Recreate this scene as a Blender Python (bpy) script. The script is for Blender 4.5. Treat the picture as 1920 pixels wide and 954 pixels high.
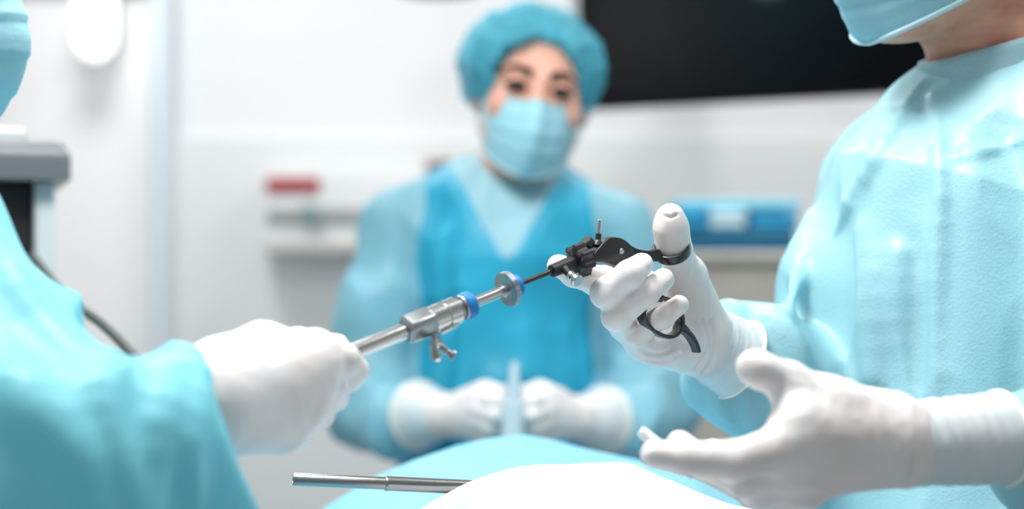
import bpy, bmesh, math, random
import numpy as np
from mathutils import Vector, Matrix

for o in list(bpy.data.objects):
    bpy.data.objects.remove(o)
SC = bpy.context.scene
COL = SC.collection
random.seed(4)

# ------------------------------------------------------------------ camera, world, lights, exposure
CAMZ = 1.30
FPX = 50.0 / 36.0 * 1920
cam_d = bpy.data.cameras.new('camera')
cam_d.lens = 50; cam_d.sensor_width = 36; cam_d.clip_start = 0.05
cam_d.dof.use_dof = True; cam_d.dof.focus_distance = 1.02; cam_d.dof.aperture_fstop = 2.6
cam = bpy.data.objects.new('camera', cam_d); COL.objects.link(cam)
cam.location = (0, 0, CAMZ); cam.rotation_euler = (math.pi / 2, 0, 0)
SC.camera = cam

W = bpy.data.worlds.new('world'); SC.world = W; W.use_nodes = True
bgn = W.node_tree.nodes['Background']
bgn.inputs['Color'].default_value = (0.93, 0.97, 1.0, 1); bgn.inputs['Strength'].default_value = 0.48

def area(name, loc, size, power, target, color=(1, 1, 1), size_y=None):
    l = bpy.data.lights.new(name, 'AREA'); l.energy = power; l.color = color
    l.shape = 'RECTANGLE'; l.size = size; l.size_y = size_y or size
    o = bpy.data.objects.new(name, l); COL.objects.link(o); o.location = loc
    o.rotation_euler = (Vector(target) - Vector(loc)).to_track_quat('-Z', 'Y').to_euler()
    return o
# ceiling light panels of the theatre (the fixtures are built below round them)
CEIL_SPOTS = [(-0.9, 1.2), (0.9, 1.2), (-0.9, 3.0), (0.9, 3.0), (0.0, -0.6)]
for (lx, ly) in CEIL_SPOTS:
    area('ceiling_panel_light', (lx, ly, 2.93), 0.58, 35 if ly > 2 else (21 if ly > 0 else 5), (lx, ly, 0), (1.0, 0.985, 0.97))
# theatre lamp above the table
TL = (-0.22, 0.84, 2.24); TA = (0.33, 1.16, 1.33)
area('theatre_lamp_light', TL, 0.36, 31, TA, (1.0, 0.99, 0.975))

SC.view_settings.view_transform = 'Standard'
SC.view_settings.look = 'None'
SC.view_settings.exposure = -0.72
SC.view_settings.gamma = 1.0
SC.view_settings.use_curve_mapping = False

# ------------------------------------------------------------------ helpers: placing
def P(px, py, d):
    """world point that is d metres deep in front of the camera and seen at photo pixel px, py"""
    return np.array([(px - 960.0) / FPX * d, d, CAMZ - (py - 477.0) / FPX * d])
def D(px):
    return 1.0 + 0.00025 * (px - 1090.0)
def H(px, py, off=0.0):
    return P(px, py, D(px) + off)
def S(px, py, d, rpx):
    return P(px, py, d), rpx / FPX * d

# ------------------------------------------------------------------ helpers: materials
MATS = {}
def srgb(c):
    return tuple(((x / 255.0) / 12.92 if x / 255.0 <= 0.04045 else ((x / 255.0 + 0.055) / 1.055) ** 2.4) for x in c) + (1.0,)
def mat(name, col, rough=0.5, metal=0.0, bump=0.0, bscale=60.0, vary=0.0, vscale=8.0, col2=None, sss=0.0,
        transl=0.0, transp=0.0, coat=0.0, spec=None, emit=None, estr=0.0, stretch=(1, 1, 1), weave=0.0):
    m = bpy.data.materials.new(name); m.use_nodes = True
    nt = m.node_tree; N = nt.nodes; L = nt.links
    b = N['Principled BSDF']; out = N['Material Output']
    b.inputs['Base Color'].default_value = srgb(col)
    b.inputs['Roughness'].default_value = rough; b.inputs['Metallic'].default_value = metal
    if spec is not None: b.inputs['Specular IOR Level'].default_value = spec
    if coat: b.inputs['Coat Weight'].default_value = coat; b.inputs['Coat Roughness'].default_value = 0.25
    if sss:
        b.inputs['Subsurface Weight'].default_value = sss
        b.inputs['Subsurface Radius'].default_value = (0.6, 0.4, 0.3); b.inputs['Subsurface Scale'].default_value = 0.006
    if emit:
        b.inputs['Emission Color'].default_value = srgb(emit); b.inputs['Emission Strength'].default_value = estr
    tc = N.new('ShaderNodeTexCoord'); mp = N.new('ShaderNodeMapping')
    mp.inputs['Scale'].default_value = stretch
    L.new(tc.outputs['Object'], mp.inputs['Vector'])
    csock = None
    if vary or col2:
        n = N.new('ShaderNodeTexNoise'); n.inputs['Scale'].default_value = vscale; n.inputs['Detail'].default_value = 4
        L.new(mp.outputs[0], n.inputs['Vector'])
        r = N.new('ShaderNodeValToRGB')
        c1 = srgb(col); c2 = srgb(col2) if col2 else tuple(min(1, x * (1 - vary)) for x in c1[:3]) + (1,)
        r.color_ramp.elements[0].color = c2; r.color_ramp.elements[1].color = c1
        r.color_ramp.elements[0].position = 0.36; r.color_ramp.elements[1].position = 0.62
        L.new(n.outputs['Fac'], r.inputs['Fac']); csock = r.outputs['Color']
        L.new(csock, b.inputs['Base Color'])
    nsock = None
    if bump:
        n2 = N.new('ShaderNodeTexNoise'); n2.inputs['Scale'].default_value = bscale; n2.inputs['Detail'].default_value = 3
        L.new(mp.outputs[0], n2.inputs['Vector'])
        bp = N.new('ShaderNodeBump'); bp.inputs['Strength'].default_value = bump; bp.inputs['Distance'].default_value = 0.004
        L.new(n2.outputs['Fac'], bp.inputs['Height']); nsock = bp.outputs[0]
        L.new(nsock, b.inputs['Normal'])
    if weave:
        v = N.new('ShaderNodeTexVoronoi'); v.inputs['Scale'].default_value = 420
        L.new(tc.outputs['Object'], v.inputs['Vector'])
        bp2 = N.new('ShaderNodeBump'); bp2.inputs['Strength'].default_value = weave; bp2.inputs['Distance'].default_value = 0.0006
        L.new(v.outputs['Distance'], bp2.inputs['Height'])
        if nsock: L.new(nsock, bp2.inputs['Normal'])
        nsock = bp2.outputs[0]; L.new(nsock, b.inputs['Normal'])
    surf = b.outputs[0]
    if transl:
        t = N.new('ShaderNodeBsdfTranslucent'); t.inputs['Color'].default_value = srgb(col)
        if csock: L.new(csock, t.inputs['Color'])
        if nsock: L.new(nsock, t.inputs['Normal'])
        mx = N.new('ShaderNodeMixShader'); mx.inputs[0].default_value = transl
        L.new(surf, mx.inputs[1]); L.new(t.outputs[0], mx.inputs[2]); surf = mx.outputs[0]
    if transp:
        t = N.new('ShaderNodeBsdfTransparent')
        mx = N.new('ShaderNodeMixShader'); mx.inputs[0].default_value = transp
        L.new(surf, mx.inputs[1]); L.new(t.outputs[0], mx.inputs[2]); surf = mx.outputs[0]
    if surf != b.outputs[0]: L.new(surf, out.inputs['Surface'])
    MATS[name] = m
    return m

mat('wall', (240, 241, 243), 0.6, bump=0.02, bscale=90)
mat('wall_grey', (228, 231, 231), 0.55, bump=0.02, bscale=90)
mat('floor', (176, 184, 186), 0.35, vary=0.1, vscale=14)
mat('ceiling', (240, 241, 242), 0.7)
mat('door', (246, 246, 245), 0.4, bump=0.01)
mat('frame_blue', (214, 224, 231), 0.35)
mat('gown', (150, 238, 252), 0.5, bump=0.4, bscale=26, vary=0.14, vscale=5, transl=0.35, coat=0.12, weave=0.25)
mat('gown_pale', (180, 236, 248), 0.45, bump=0.5, bscale=17, vary=0.12, vscale=5, transl=0.28, coat=0.2, weave=0.35)
mat('gown_deep', (44, 184, 220), 0.5, bump=0.25, bscale=22, vary=0.22, vscale=6, transl=0.2, coat=0.1)
mat('gown_sleeve', (152, 216, 234), 0.5, bump=0.25, bscale=22, vary=0.18, vscale=6, transl=0.3, coat=0.1)
mat('collar', (182, 220, 228), 0.55, bump=0.2, bscale=40, transl=0.3, weave=0.3)
mat('vpanel', (146, 192, 204), 0.6, bump=0.2, bscale=40)
mat('mask', (176, 230, 242), 0.6, bump=0.12, bscale=60, transl=0.25, weave=0.2)
mat('mask_edge', (205, 238, 245), 0.6, transl=0.2)
mat('cap', (96, 212, 236), 0.6, bump=0.4, bscale=45, vary=0.18, vscale=16, transl=0.2, transp=0.58)
mat('cap_band', (52, 190, 224), 0.6, bump=0.3, bscale=60, transl=0.1)
mat('hair', (52, 40, 36), 0.5, bump=0.6, bscale=70, stretch=(1, 0.2, 1))
mat('skin', (224, 168, 146), 0.5, sss=0.15, bump=0.05, bscale=120)
mat('skin_man', (222, 164, 140), 0.5, sss=0.12, bump=0.22, bscale=90, col2=(204, 140, 116), vscale=26, stretch=(1, 1, 2.4))
mat('brow', (44, 32, 28), 0.7)
mat('eye_white', (226, 222, 218), 0.25)
mat('eye_iris', (38, 30, 26), 0.15)
mat('latex', (228, 226, 226), 0.42, sss=0.1, bump=0.10, bscale=75, col2=(222, 214, 210), vscale=22)
mat('latex_cuff', (227, 230, 231), 0.42, bump=0.2, bscale=60, col2=(214, 228, 232), vscale=14, transl=0.1)
mat('latex_rim', (242, 236, 228), 0.4)
mat('trousers', (60, 150, 180), 0.7, bump=0.2)
mat('shoe', (235, 236, 238), 0.5)
mat('steel', (200, 199, 196), 0.22, 1.0, bump=0.02, bscale=300)
mat('steel_dull', (164, 166, 168), 0.34, 1.0, bump=0.03, bscale=200)
mat('steel_tube', (160, 158, 156), 0.24, 1.0, bump=0.02, bscale=200)
mat('black_shaft', (26, 24, 24), 0.22, coat=0.5, col2=(36, 26, 24), vscale=160)
mat('black_plastic', (30, 31, 33), 0.4, bump=0.05, bscale=500)
mat('black_gloss', (22, 23, 25), 0.25, coat=0.3)
mat('bore_shade', (30, 26, 22), 0.6)
mat('blue_rubber', (16, 120, 190), 0.45)
mat('drape', (140, 208, 230), 0.55, bump=0.2, bscale=14, vary=0.06, vscale=6, transl=0.15, weave=0.2)
mat('white_cloth', (206, 212, 218), 0.7, bump=0.2, bscale=16, weave=0.1, col2=(199, 206, 213), vscale=5)
mat('cart_grey', (104, 110, 114), 0.35, bump=0.02)
mat('cart_light', (208, 214, 217), 0.4)
mat('cart_dark', (38, 34, 34), 0.4, vary=0.2, vscale=4)
mat('cable', (74, 82, 80), 0.5)
mat('monitor_frame', (8, 9, 10), 0.4, spec=0.15)
mat('monitor_back', (205, 208, 210), 0.4)
mat('bezel', (196, 199, 202), 0.4)
mat('red_label', (176, 62, 66), 0.5)
mat('unit_white', (232, 234, 236), 0.4)
mat('unit_grey', (160, 164, 162), 0.5)
mat('unit_ledge', (196, 197, 192), 0.5)
mat('knob_green', (128, 152, 152), 0.4)
mat('brown', (132, 104, 94), 0.6)
mat('cabinet', (186, 182, 172), 0.45, vary=0.06)
mat('pack_pale', (130, 208, 230), 0.6, bump=0.4, bscale=18)
mat('pack_blue', (20, 150, 196), 0.6, bump=0.4, bscale=18)
mat('pack_dark', (10, 104, 140), 0.6, bump=0.4, bscale=18)
mat('pack_white', (196, 226, 236), 0.6, bump=0.4, bscale=18)
mat('syringe', (212, 232, 240), 0.25, transl=0.35, coat=0.3)
mat('pen_white', (246, 247, 248), 0.3)
mat('lamp_glow', (255, 255, 255), 0.5, emit=(255, 255, 255), estr=2.2)
mat('panel_glow', (255, 255, 255), 0.5, emit=(255, 252, 248), estr=3.0)
mat('lamp_body', (188, 194, 198), 0.35)
mat('lamp_dark', (70, 78, 82), 0.4)

# screen: dark picture with the pale round view of a scope
def screen_material():
    m = bpy.data.materials.new('screen'); m.use_nodes = True
    N = m.node_tree.nodes; L = m.node_tree.links; b = N['Principled BSDF']
    b.inputs['Base Color'].default_value = (0.001, 0.0015, 0.002, 1); b.inputs['Roughness'].default_value = 0.3; b.inputs['Specular IOR Level'].default_value = 0.06
    tc = N.new('ShaderNodeTexCoord'); mp = N.new('ShaderNodeMapping')
    mp.inputs['Location'].default_value = (-0.02, 0, -0.055); mp.inputs['Scale'].default_value = (1, 0, 0.8)
    L.new(tc.outputs['Object'], mp.inputs['Vector'])
    ln = N.new('ShaderNodeVectorMath'); ln.operation = 'LENGTH'; L.new(mp.outputs[0], ln.inputs[0])
    r = N.new('ShaderNodeValToRGB'); e = r.color_ramp.elements
    e[0].position = 0.0; e[0].color = srgb((150, 178, 172)); e[1].position = 0.32; e[1].color = srgb((4, 7, 10))
    a = e.new(0.045); a.color = srgb((120, 150, 146)); a = e.new(0.085); a.color = srgb((14, 38, 44)); a = e.new(0.2); a.color = srgb((6, 22, 28))
    L.new(ln.outputs['Value'], r.inputs['Fac'])
    L.new(r.outputs['Color'], b.inputs['Emission Color']); b.inputs['Emission Strength'].default_value = 0.8
    MATS['screen'] = m
screen_material()

# ------------------------------------------------------------------ helpers: objects
def tag(o, label=None, cat=None, group=None, kind=None):
    if label: o['label'] = label
    if cat: o['category'] = cat
    if group: o['group'] = group
    if kind: o['kind'] = kind
    return o
def empty(name, loc, label, cat, group=None):
    o = bpy.data.objects.new(name, None); COL.objects.link(o); o.location = loc
    o.empty_display_size = 0.05
    return tag(o, label, cat, group)
def link(name, me, m, parent=None):
    o = bpy.data.objects.new(name, me); COL.objects.link(o)
    if m: me.materials.append(MATS[m])
    if parent:
        o.parent = parent
        bpy.context.view_layer.update()
        o.matrix_parent_inverse = parent.matrix_world.inverted()
    return o
def np_mesh(name, V, Q):
    """fast mesh from vertex array and quad (or tri) array"""
    me = bpy.data.meshes.new(name); V = np.asarray(V, np.float32); Q = np.asarray(Q, np.int32)
    n, k = Q.shape
    me.vertices.add(len(V)); me.vertices.foreach_set('co', V.ravel())
    me.loops.add(n * k); me.loops.foreach_set('vertex_index', Q.ravel())
    me.polygons.add(n); me.polygons.foreach_set('loop_start', np.arange(0, n * k, k, dtype=np.int32))
    me.polygons.foreach_set('use_smooth', np.ones(n, dtype=bool))
    me.update(calc_edges=True); me.validate()
    return me
def bm_mesh(bm, name, smooth=True, ang=35):
    bmesh.ops.recalc_face_normals(bm, faces=bm.faces)
    for f in bm.faces: f.smooth = smooth
    if smooth:
        for e in bm.edges:
            if len(e.link_faces) == 2 and e.calc_face_angle(0) > math.radians(ang): e.smooth = False
    me = bpy.data.meshes.new(name); bm.to_mesh(me); bm.free()
    return me
def box(name, m, c, size, parent=None, bevel=0.004, rot=None, seg=3):
    bm = bmesh.new(); bmesh.ops.create_cube(bm, size=1.0)
    bmesh.ops.scale(bm, vec=size, verts=bm.verts)
    if bevel: bmesh.ops.bevel(bm, geom=bm.edges[:] , offset=bevel, segments=seg, affect='EDGES', profile=0.5)
    if rot is not None: bmesh.ops.rotate(bm, cent=(0, 0, 0), matrix=rot, verts=bm.verts)
    o = link(name, bm_mesh(bm, name, True, 50), m, None)
    o.location = c
    if parent:
        o.parent = parent; bpy.context.view_layer.update(); o.matrix_parent_inverse = parent.matrix_world.inverted()
    return o
def frame_of(u):
    u = np.asarray(u, float); u = u / np.linalg.norm(u)
    r = np.array([0, 0, 1.0]) if abs(u[2]) < 0.9 else np.array([0, 1.0, 0])
    a = np.cross(r, u); a /= np.linalg.norm(a)
    return u, a, np.cross(u, a)
def lathe(name, m, o0, u, prof, parent=None, n=40, wave=None):
    """prof: list of (s along u, radius); wave(theta, s) multiplies the radius"""
    u, a, b = frame_of(u); o0 = np.asarray(o0, float)
    V = []; Q = []
    for (s, r) in prof:
        for i in range(n):
            t = 2 * math.pi * i / n; rr = r * (wave(t, s) if wave else 1)
            V.append(o0 + u * s + (a * math.cos(t) + b * math.sin(t)) * rr)
    bm = bmesh.new(); vs = [bm.verts.new(v) for v in V]
    for j in range(len(prof) - 1):
        for i in range(n):
            i2 = (i + 1) % n
            bm.faces.new((vs[j * n + i], vs[j * n + i2], vs[(j + 1) * n + i2], vs[(j + 1) * n + i]))
    if prof[0][1] > 1e-4: bm.faces.new([vs[i] for i in range(n)][::-1])
    if prof[-1][1] > 1e-4: bm.faces.new([vs[(len(prof) - 1) * n + i] for i in range(n)])
    bmesh.ops.remove_doubles(bm, verts=bm.verts, dist=1e-6)
    return link(name, bm_mesh(bm, name, True, 30), m, parent)
def catmull(pts, n=8, closed=False):
    pts = [np.asarray(p, float) for p in pts]; out = []
    N = len(pts); rng = range(N if closed else N - 1)
    for i in rng:
        p1 = pts[i]; p2 = pts[(i + 1) % N]
        p0 = pts[i - 1] if (i > 0 or closed) else 2 * p1 - p2
        p3 = pts[(i + 2) % N] if (i + 2 < N or closed) else 2 * p2 - p1
        for k in range(n):
            t = k / n
            out.append(0.5 * ((2 * p1) + (-p0 + p2) * t + (2 * p0 - 5 * p1 + 4 * p2 - p3) * t * t + (-p0 + 3 * p1 - 3 * p2 + p3) * t ** 3))
    if not closed: out.append(pts[-1])
    return out
def sweep(name, m, pts, rad, parent=None, n=12, closed=False, caps=True, flat=None, normal=None, wave=None):
    """tube along pts. rad: float or list. flat=(w,h): rectangular rounded section, h along `normal`"""
    pts = [np.asarray(p, float) for p in pts]; N = len(pts)
    if not hasattr(rad, '__len__'): rad = [rad] * N
    V = []
    pa = None
    for i in range(N):
        if closed: t = pts[(i + 1) % N] - pts[i - 1]
        else: t = pts[min(i + 1, N - 1)] - pts[max(i - 1, 0)]
        t = t / np.linalg.norm(t)
        if normal is not None:
            nn = np.asarray(normal, float); a = np.cross(nn, t); a /= np.linalg.norm(a); b = np.cross(t, a)
        else:
            if pa is None: _, a, b = frame_of(t)
            else: a = pa - t * np.dot(pa, t); a /= np.linalg.norm(a); b = np.cross(t, a)
            pa = a
        for k in range(n):
            th = 2 * math.pi * k / n; c, s = math.cos(th), math.sin(th)
            if flat:
                e = 0.45
                w = flat[0] * rad[i]; h = flat[1] * (rad[i] if len(flat) < 3 else 1)
                c = math.copysign(abs(c) ** e, c) * w; s = math.copysign(abs(s) ** e, s) * h
            else:
                r = rad[i] * (wave(th, i / max(1, N - 1)) if wave else 1)
                c *= r; s *= r
            V.append(pts[i] + a * c + b * s)
    bm = bmesh.new(); vs = [bm.verts.new(v) for v in V]
    for j in range(N if closed else N - 1):
        j2 = (j + 1) % N
        for k in range(n):
            k2 = (k + 1) % n
            bm.faces.new((vs[j * n + k], vs[j * n + k2], vs[j2 * n + k2], vs[j2 * n + k]))
    if caps and not closed:
        bm.faces.new(vs[:n][::-1]); bm.faces.new(vs[-n:])
    return link(name, bm_mesh(bm, name, True, 60), m, parent)
def slab(name, m, pts, nrm, t, parent=None, bevel=0.001):
    """flat outline (3D points, in one plane) thickened by t along nrm"""
    nrm = np.asarray(nrm, float); nrm /= np.linalg.norm(nrm)
    bm = bmesh.new()
    vs = [bm.verts.new(np.asarray(p) - nrm * t / 2) for p in pts]
    f = bm.faces.new(vs)
    r = bmesh.ops.extrude_face_region(bm, geom=[f])
    nv = [g for g in r['geom'] if isinstance(g, bmesh.types.BMVert)]
    bmesh.ops.translate(bm, vec=nrm * t, verts=nv)
    bm.normal_update()
    if bevel:
        es = [e for e in bm.edges if len(e.link_faces) == 2 and e.calc_face_angle(0) > 1.0]
        bmesh.ops.bevel(bm, geom=es, offset=bevel, segments=2, affect='EDGES', profile=0.5)
    return link(name, bm_mesh(bm, name, True, 25), m, parent)

# ------------------------------------------------------------------ helpers: smooth solids (distance fields -> mesh)
def vnoise(p, seed=0):
    i = np.floor(p).astype(np.int64); f = (p - i); f = f * f * (3 - 2 * f)
    def h(dx, dy, dz):
        n = ((i[:, 0] + dx) * 374761393 + (i[:, 1] + dy) * 668265263 + (i[:, 2] + dz) * 2147483647 + seed * 1274126177) & 0xffffffff
        n = ((n ^ (n >> 13)) * 1274126177) & 0xffffffff
        n = ((n ^ (n >> 16)) * 668265263) & 0xffffffff
        return ((n ^ (n >> 15)) & 0xffff) / 65535.0
    x, y, z = f[:, 0], f[:, 1], f[:, 2]
    c00 = h(0, 0, 0) * (1 - x) + h(1, 0, 0) * x; c10 = h(0, 1, 0) * (1 - x) + h(1, 1, 0) * x
    c01 = h(0, 0, 1) * (1 - x) + h(1, 0, 1) * x; c11 = h(0, 1, 1) * (1 - x) + h(1, 1, 1) * x
    return (c00 * (1 - y) + c10 * y) * (1 - z) + (c01 * (1 - y) + c11 * y) * z
def ridged(p, seed=0):
    return 1.0 - np.abs(vnoise(p, seed) * 2 - 1)
def rc(a, b, ra, rb, k=0.01, op='+'): return dict(t='rc', a=np.asarray(a, float), b=np.asarray(b, float), ra=ra, rb=rb, k=k, op=op)
def el(c, r, R=None, k=0.01, op='+'): return dict(t='el', c=np.asarray(c, float), r=np.asarray(r, float), R=R, k=k, op=op)
def pl(p, n, k=0.004):                      # keep the side that n points away from
    n = np.asarray(n, float); return dict(t='pl', p=np.asarray(p, float), n=n / np.linalg.norm(n), k=k, op='&')
def grp(items, k=0.004, op='+'): return dict(t='g', items=items, k=k, op=op)
def comb(d, di, it):
    k = it['k']
    if it['op'] == '+':
        h = np.maximum(k - np.abs(d - di), 0) / k; return np.minimum(d, di) - h * h * k * 0.25
    if it['op'] == '-':
        h = np.maximum(k - np.abs(d + di), 0) / k; return np.maximum(d, -di) + h * h * k * 0.25
    h = np.maximum(k - np.abs(d - di), 0) / k; return np.maximum(d, di) + h * h * k * 0.25
def ev(items, p, cull=0.06):
    d = None
    for it in items:
        t = it['t']
        if d is not None and t != 'pl' and len(p) > 64:
            if 'bb' not in it:
                l_, h_ = bounds([dict(it, op='+')]); it['bb'] = (l_ - it['k'] - cull, h_ + it['k'] + cull)
            m_ = ((p > it['bb'][0]) & (p < it['bb'][1])).all(1)
            n_ = int(m_.sum())
            if n_ == 0: continue
            if n_ < 0.7 * len(p):
                ds = d[m_]; di = ev([dict(it, op='+')], p[m_]); d = d.copy(); d[m_] = comb(ds, di, it); continue
        if t == 'rc':
            ba = it['b'] - it['a']; l2 = max(1e-12, ba @ ba); pa = p - it['a']
            h = np.clip(pa @ ba / l2, 0, 1)
            q = pa - h[:, None] * ba
            di = np.sqrt(np.einsum('ij,ij->i', q, q)) - (it['ra'] + (it['rb'] - it['ra']) * h)
        elif t == 'el':
            q = p - it['c']
            if it['R'] is not None: q = q @ it['R']
            q0 = q / it['r']; q1 = q0 / it['r']
            k0 = np.sqrt(np.einsum('ij,ij->i', q0, q0)); k1 = np.sqrt(np.einsum('ij,ij->i', q1, q1)) + 1e-9
            di = k0 * (k0 - 1.0) / k1
        elif t == 'pl': di = (p - it['p']) @ it['n']
        else: di = ev(it['items'], p)
        if d is None: d = di; continue
        d = comb(d, di, it)
    return d
def bounds(items):
    lo = np.full(3, 1e9); hi = -lo
    for it in items:
        if it['op'] != '+': continue
        if it['t'] == 'rc':
            r = max(it['ra'], it['rb']); l = np.minimum(it['a'], it['b']) - r; h = np.maximum(it['a'], it['b']) + r
        elif it['t'] == 'el': l = it['c'] - max(it['r']); h = it['c'] + max(it['r'])
        elif it['t'] == 'g': l, h = bounds(it['items'])
        else: continue
        lo = np.minimum(lo, l); hi = np.maximum(hi, h)
    return lo, hi
def solid(fn, lo, hi, h, B=8):
    """surface of fn = 0 as vertices and quads"""
    lo = np.asarray(lo, float); nb = np.ceil((np.asarray(hi) - lo) / (h * B)).astype(int)
    bi = np.stack(np.meshgrid(*[np.arange(n) for n in nb], indexing='ij'), -1).reshape(-1, 3)
    dc = fn(lo + (bi + 0.5) * B * h)
    G = np.repeat(np.repeat(np.repeat(np.sign(dc).reshape(nb).astype(np.float32), B, 0), B, 1), B, 2)
    G = np.pad(G, ((0, 1),) * 3, mode='edge')
    act = bi[np.abs(dc) < B * h * 0.87 * 1.45]
    loc = np.stack(np.meshgrid(*[np.arange(B + 1)] * 3, indexing='ij'), -1).reshape(-1, 3)
    CH = 400
    for s in range(0, len(act), CH):
        idx = (act[s:s + CH, None, :] * B + loc[None]).reshape(-1, 3)
        G[idx[:, 0], idx[:, 1], idx[:, 2]] = fn(lo + idx * h)
    G[G == 0] = 1e-6
    ins = G < 0
    cnt = np.zeros(np.array(G.shape) - 1, np.uint8)
    for dx in (0, 1):
        for dy in (0, 1):
            for dz in (0, 1):
                cnt += ins[dx:dx + cnt.shape[0], dy:dy + cnt.shape[1], dz:dz + cnt.shape[2]]
    cells = np.argwhere((cnt > 0) & (cnt < 8)); cs = cnt.shape
    flat = (cells[:, 0] * cs[1] + cells[:, 1]) * cs[2] + cells[:, 2]
    co = np.array([(x, y, z) for x in (0, 1) for y in (0, 1) for z in (0, 1)])
    val = np.stack([G[cells[:, 0] + c[0], cells[:, 1] + c[1], cells[:, 2] + c[2]] for c in co], 1)
    acc = np.zeros((len(cells), 3)); num = np.zeros(len(cells))
    for a in range(8):
        for b in range(a + 1, 8):
            if np.abs(co[a] - co[b]).sum() != 1: continue
            m_ = (val[:, a] < 0) != (val[:, b] < 0)
            t = val[m_, a] / (val[m_, a] - val[m_, b])
            acc[m_] += co[a] + t[:, None] * (co[b] - co[a]); num[m_] += 1
    V = lo + (cells + acc / num[:, None]) * h
    Q = []
    for ax in range(3):
        sl0 = [slice(None)] * 3; sl1 = [slice(None)] * 3
        sl0[ax] = slice(0, -1); sl1[ax] = slice(1, None)
        a_, b_ = ins[tuple(sl0)], ins[tuple(sl1)]
        e = np.argwhere(a_ != b_); up = a_[e[:, 0], e[:, 1], e[:, 2]]
        o1, o2 = [(1, 2), (2, 0), (0, 1)][ax]
        okm = (e[:, o1] > 0) & (e[:, o2] > 0) & (e[:, o1] < cs[o1]) & (e[:, o2] < cs[o2])
        e = e[okm]; up = up[okm]
        q = []
        for (s1, s2) in ((-1, -1), (0, -1), (0, 0), (-1, 0)):
            c = e.copy(); c[:, o1] += s1; c[:, o2] += s2
            f = (c[:, 0] * cs[1] + c[:, 1]) * cs[2] + c[:, 2]
            q.append(np.searchsorted(flat, f))
        q = np.stack(q, 1)
        q[~up] = q[~up][:, ::-1]
        Q.append(q)
    Q = np.concatenate(Q)
    # one relaxation pass, then settle back on the surface
    ee = np.concatenate([Q[:, [0, 1]], Q[:, [1, 2]], Q[:, [2, 3]], Q[:, [3, 0]]])
    sm = np.zeros_like(V); n2 = np.zeros(len(V))
    for c in range(3):
        sm[:, c] = np.bincount(ee[:, 0], V[ee[:, 1], c], len(V)) + np.bincount(ee[:, 1], V[ee[:, 0], c], len(V))
    n2 = np.bincount(ee.ravel(), minlength=len(V)); V = 0.5 * V + 0.5 * sm / np.maximum(1, n2)[:, None]
    for _ in range(1):
        d0 = fn(V); g = np.stack([fn(V + np.eye(3)[c] * h * 0.3) - d0 for c in range(3)], 1) / (h * 0.3)
        g2 = np.maximum(0.25, (g * g).sum(1)); V = V - np.clip(d0 / g2, -h, h)[:, None] * g
    return V, Q
def blob(name, m, items, h, parent=None, disp=None, keep=None, pad=0.012):
    fn = (lambda p: ev(items, p)) if disp is None else (lambda p: ev(items, p) - disp(p))
    lo, hi = bounds(items)
    V, Q = solid(fn, lo - pad, hi + pad, h)
    if keep is None:
        return link(name, np_mesh(name, V, Q), m, parent)
    return V, Q
def hit(items, px, py, d0, d1):
    """first point where the line of sight to photo pixel px, py meets the solid"""
    ds = np.linspace(d0, d1, 400); pts = np.array([P(px, py, d) for d in ds])
    v = ev(items, pts); w = np.argmax(v < 0)
    return pts[w] if v[w] < 0 else pts[len(ds) // 2]
def chain(pts, rad, k=0.004):
    return [rc(pts[i], pts[i + 1], rad[i], rad[i + 1], k) for i in range(len(pts) - 1)]

# ------------------------------------------------------------------ the room
def struct(name, m, c, size, bevel=0.0):
    return tag(box(name, m, c, size, None, bevel), kind='structure')
RX0, RX1, RY0, RY1, RZ = -2.6, 3.0, -1.6, 4.2, 3.0
struct('floor', 'floor', ((RX0 + RX1) / 2, (RY0 + RY1) / 2, -0.05), (RX1 - RX0 + .2, RY1 - RY0 + .2, 0.1))
struct('ceiling', 'ceiling', ((RX0 + RX1) / 2, (RY0 + RY1) / 2, RZ + 0.05), (RX1 - RX0 + .2, RY1 - RY0 + .2, 0.1))
struct('wall_back', 'wall', ((RX0 + RX1) / 2, RY1 + 0.05, RZ / 2), (RX1 - RX0 + .2, 0.1, RZ))
struct('wall_left', 'wall', (RX0 - 0.05, (RY0 + RY1) / 2, RZ / 2), (0.1, RY1 - RY0, RZ))
struct('wall_right', 'wall', (RX1 + 0.05, (RY0 + RY1) / 2, RZ / 2), (0.1, RY1 - RY0, RZ))
# wainscot board on the back wall, right of the door
z_w = P(0, 258, 4.18)[2]
xa, xb = P(322, 0, 4.17)[0], RX1
struct('trim_1', 'wall_grey', ((xa + xb) / 2, 4.185, z_w / 2), (xb - xa, 0.03, z_w), 0.004)
# door with its frame
xl, xr = P(40, 0, 4.12)[0], P(284, 0, 4.12)[0]
dr = struct('door_1', 'door', ((xl + xr) / 2 - 0.2, 4.16, 1.03), (xr - xl + 0.4, 0.08, 2.06), 0.006)
box('door_jamb', 'frame_blue', ((P(300, 0, 4.1)[0]), 4.13, 1.06), (0.055, 0.12, 2.12), dr, 0.006)
box('door_head', 'frame_blue', ((xl + xr) / 2 - 0.2, 4.13, 2.10), (xr - xl + 0.5, 0.12, 0.06), dr, 0.006)
hd = box('door_handle', 'steel_dull', (xr - 0.1, 4.09, 1.0), (0.12, 0.02, 0.02), dr, 0.006)
CEIL_WHERE = {(-0.9, 1.2): 'over the equipment cart side of the table', (0.9, 1.2): 'over the surgeon holding the forceps', (-0.9, 3.0): 'nearest the white door', (0.9, 3.0): 'nearest the black monitor', (0.0, -0.6): 'farthest from the back wall'}
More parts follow.
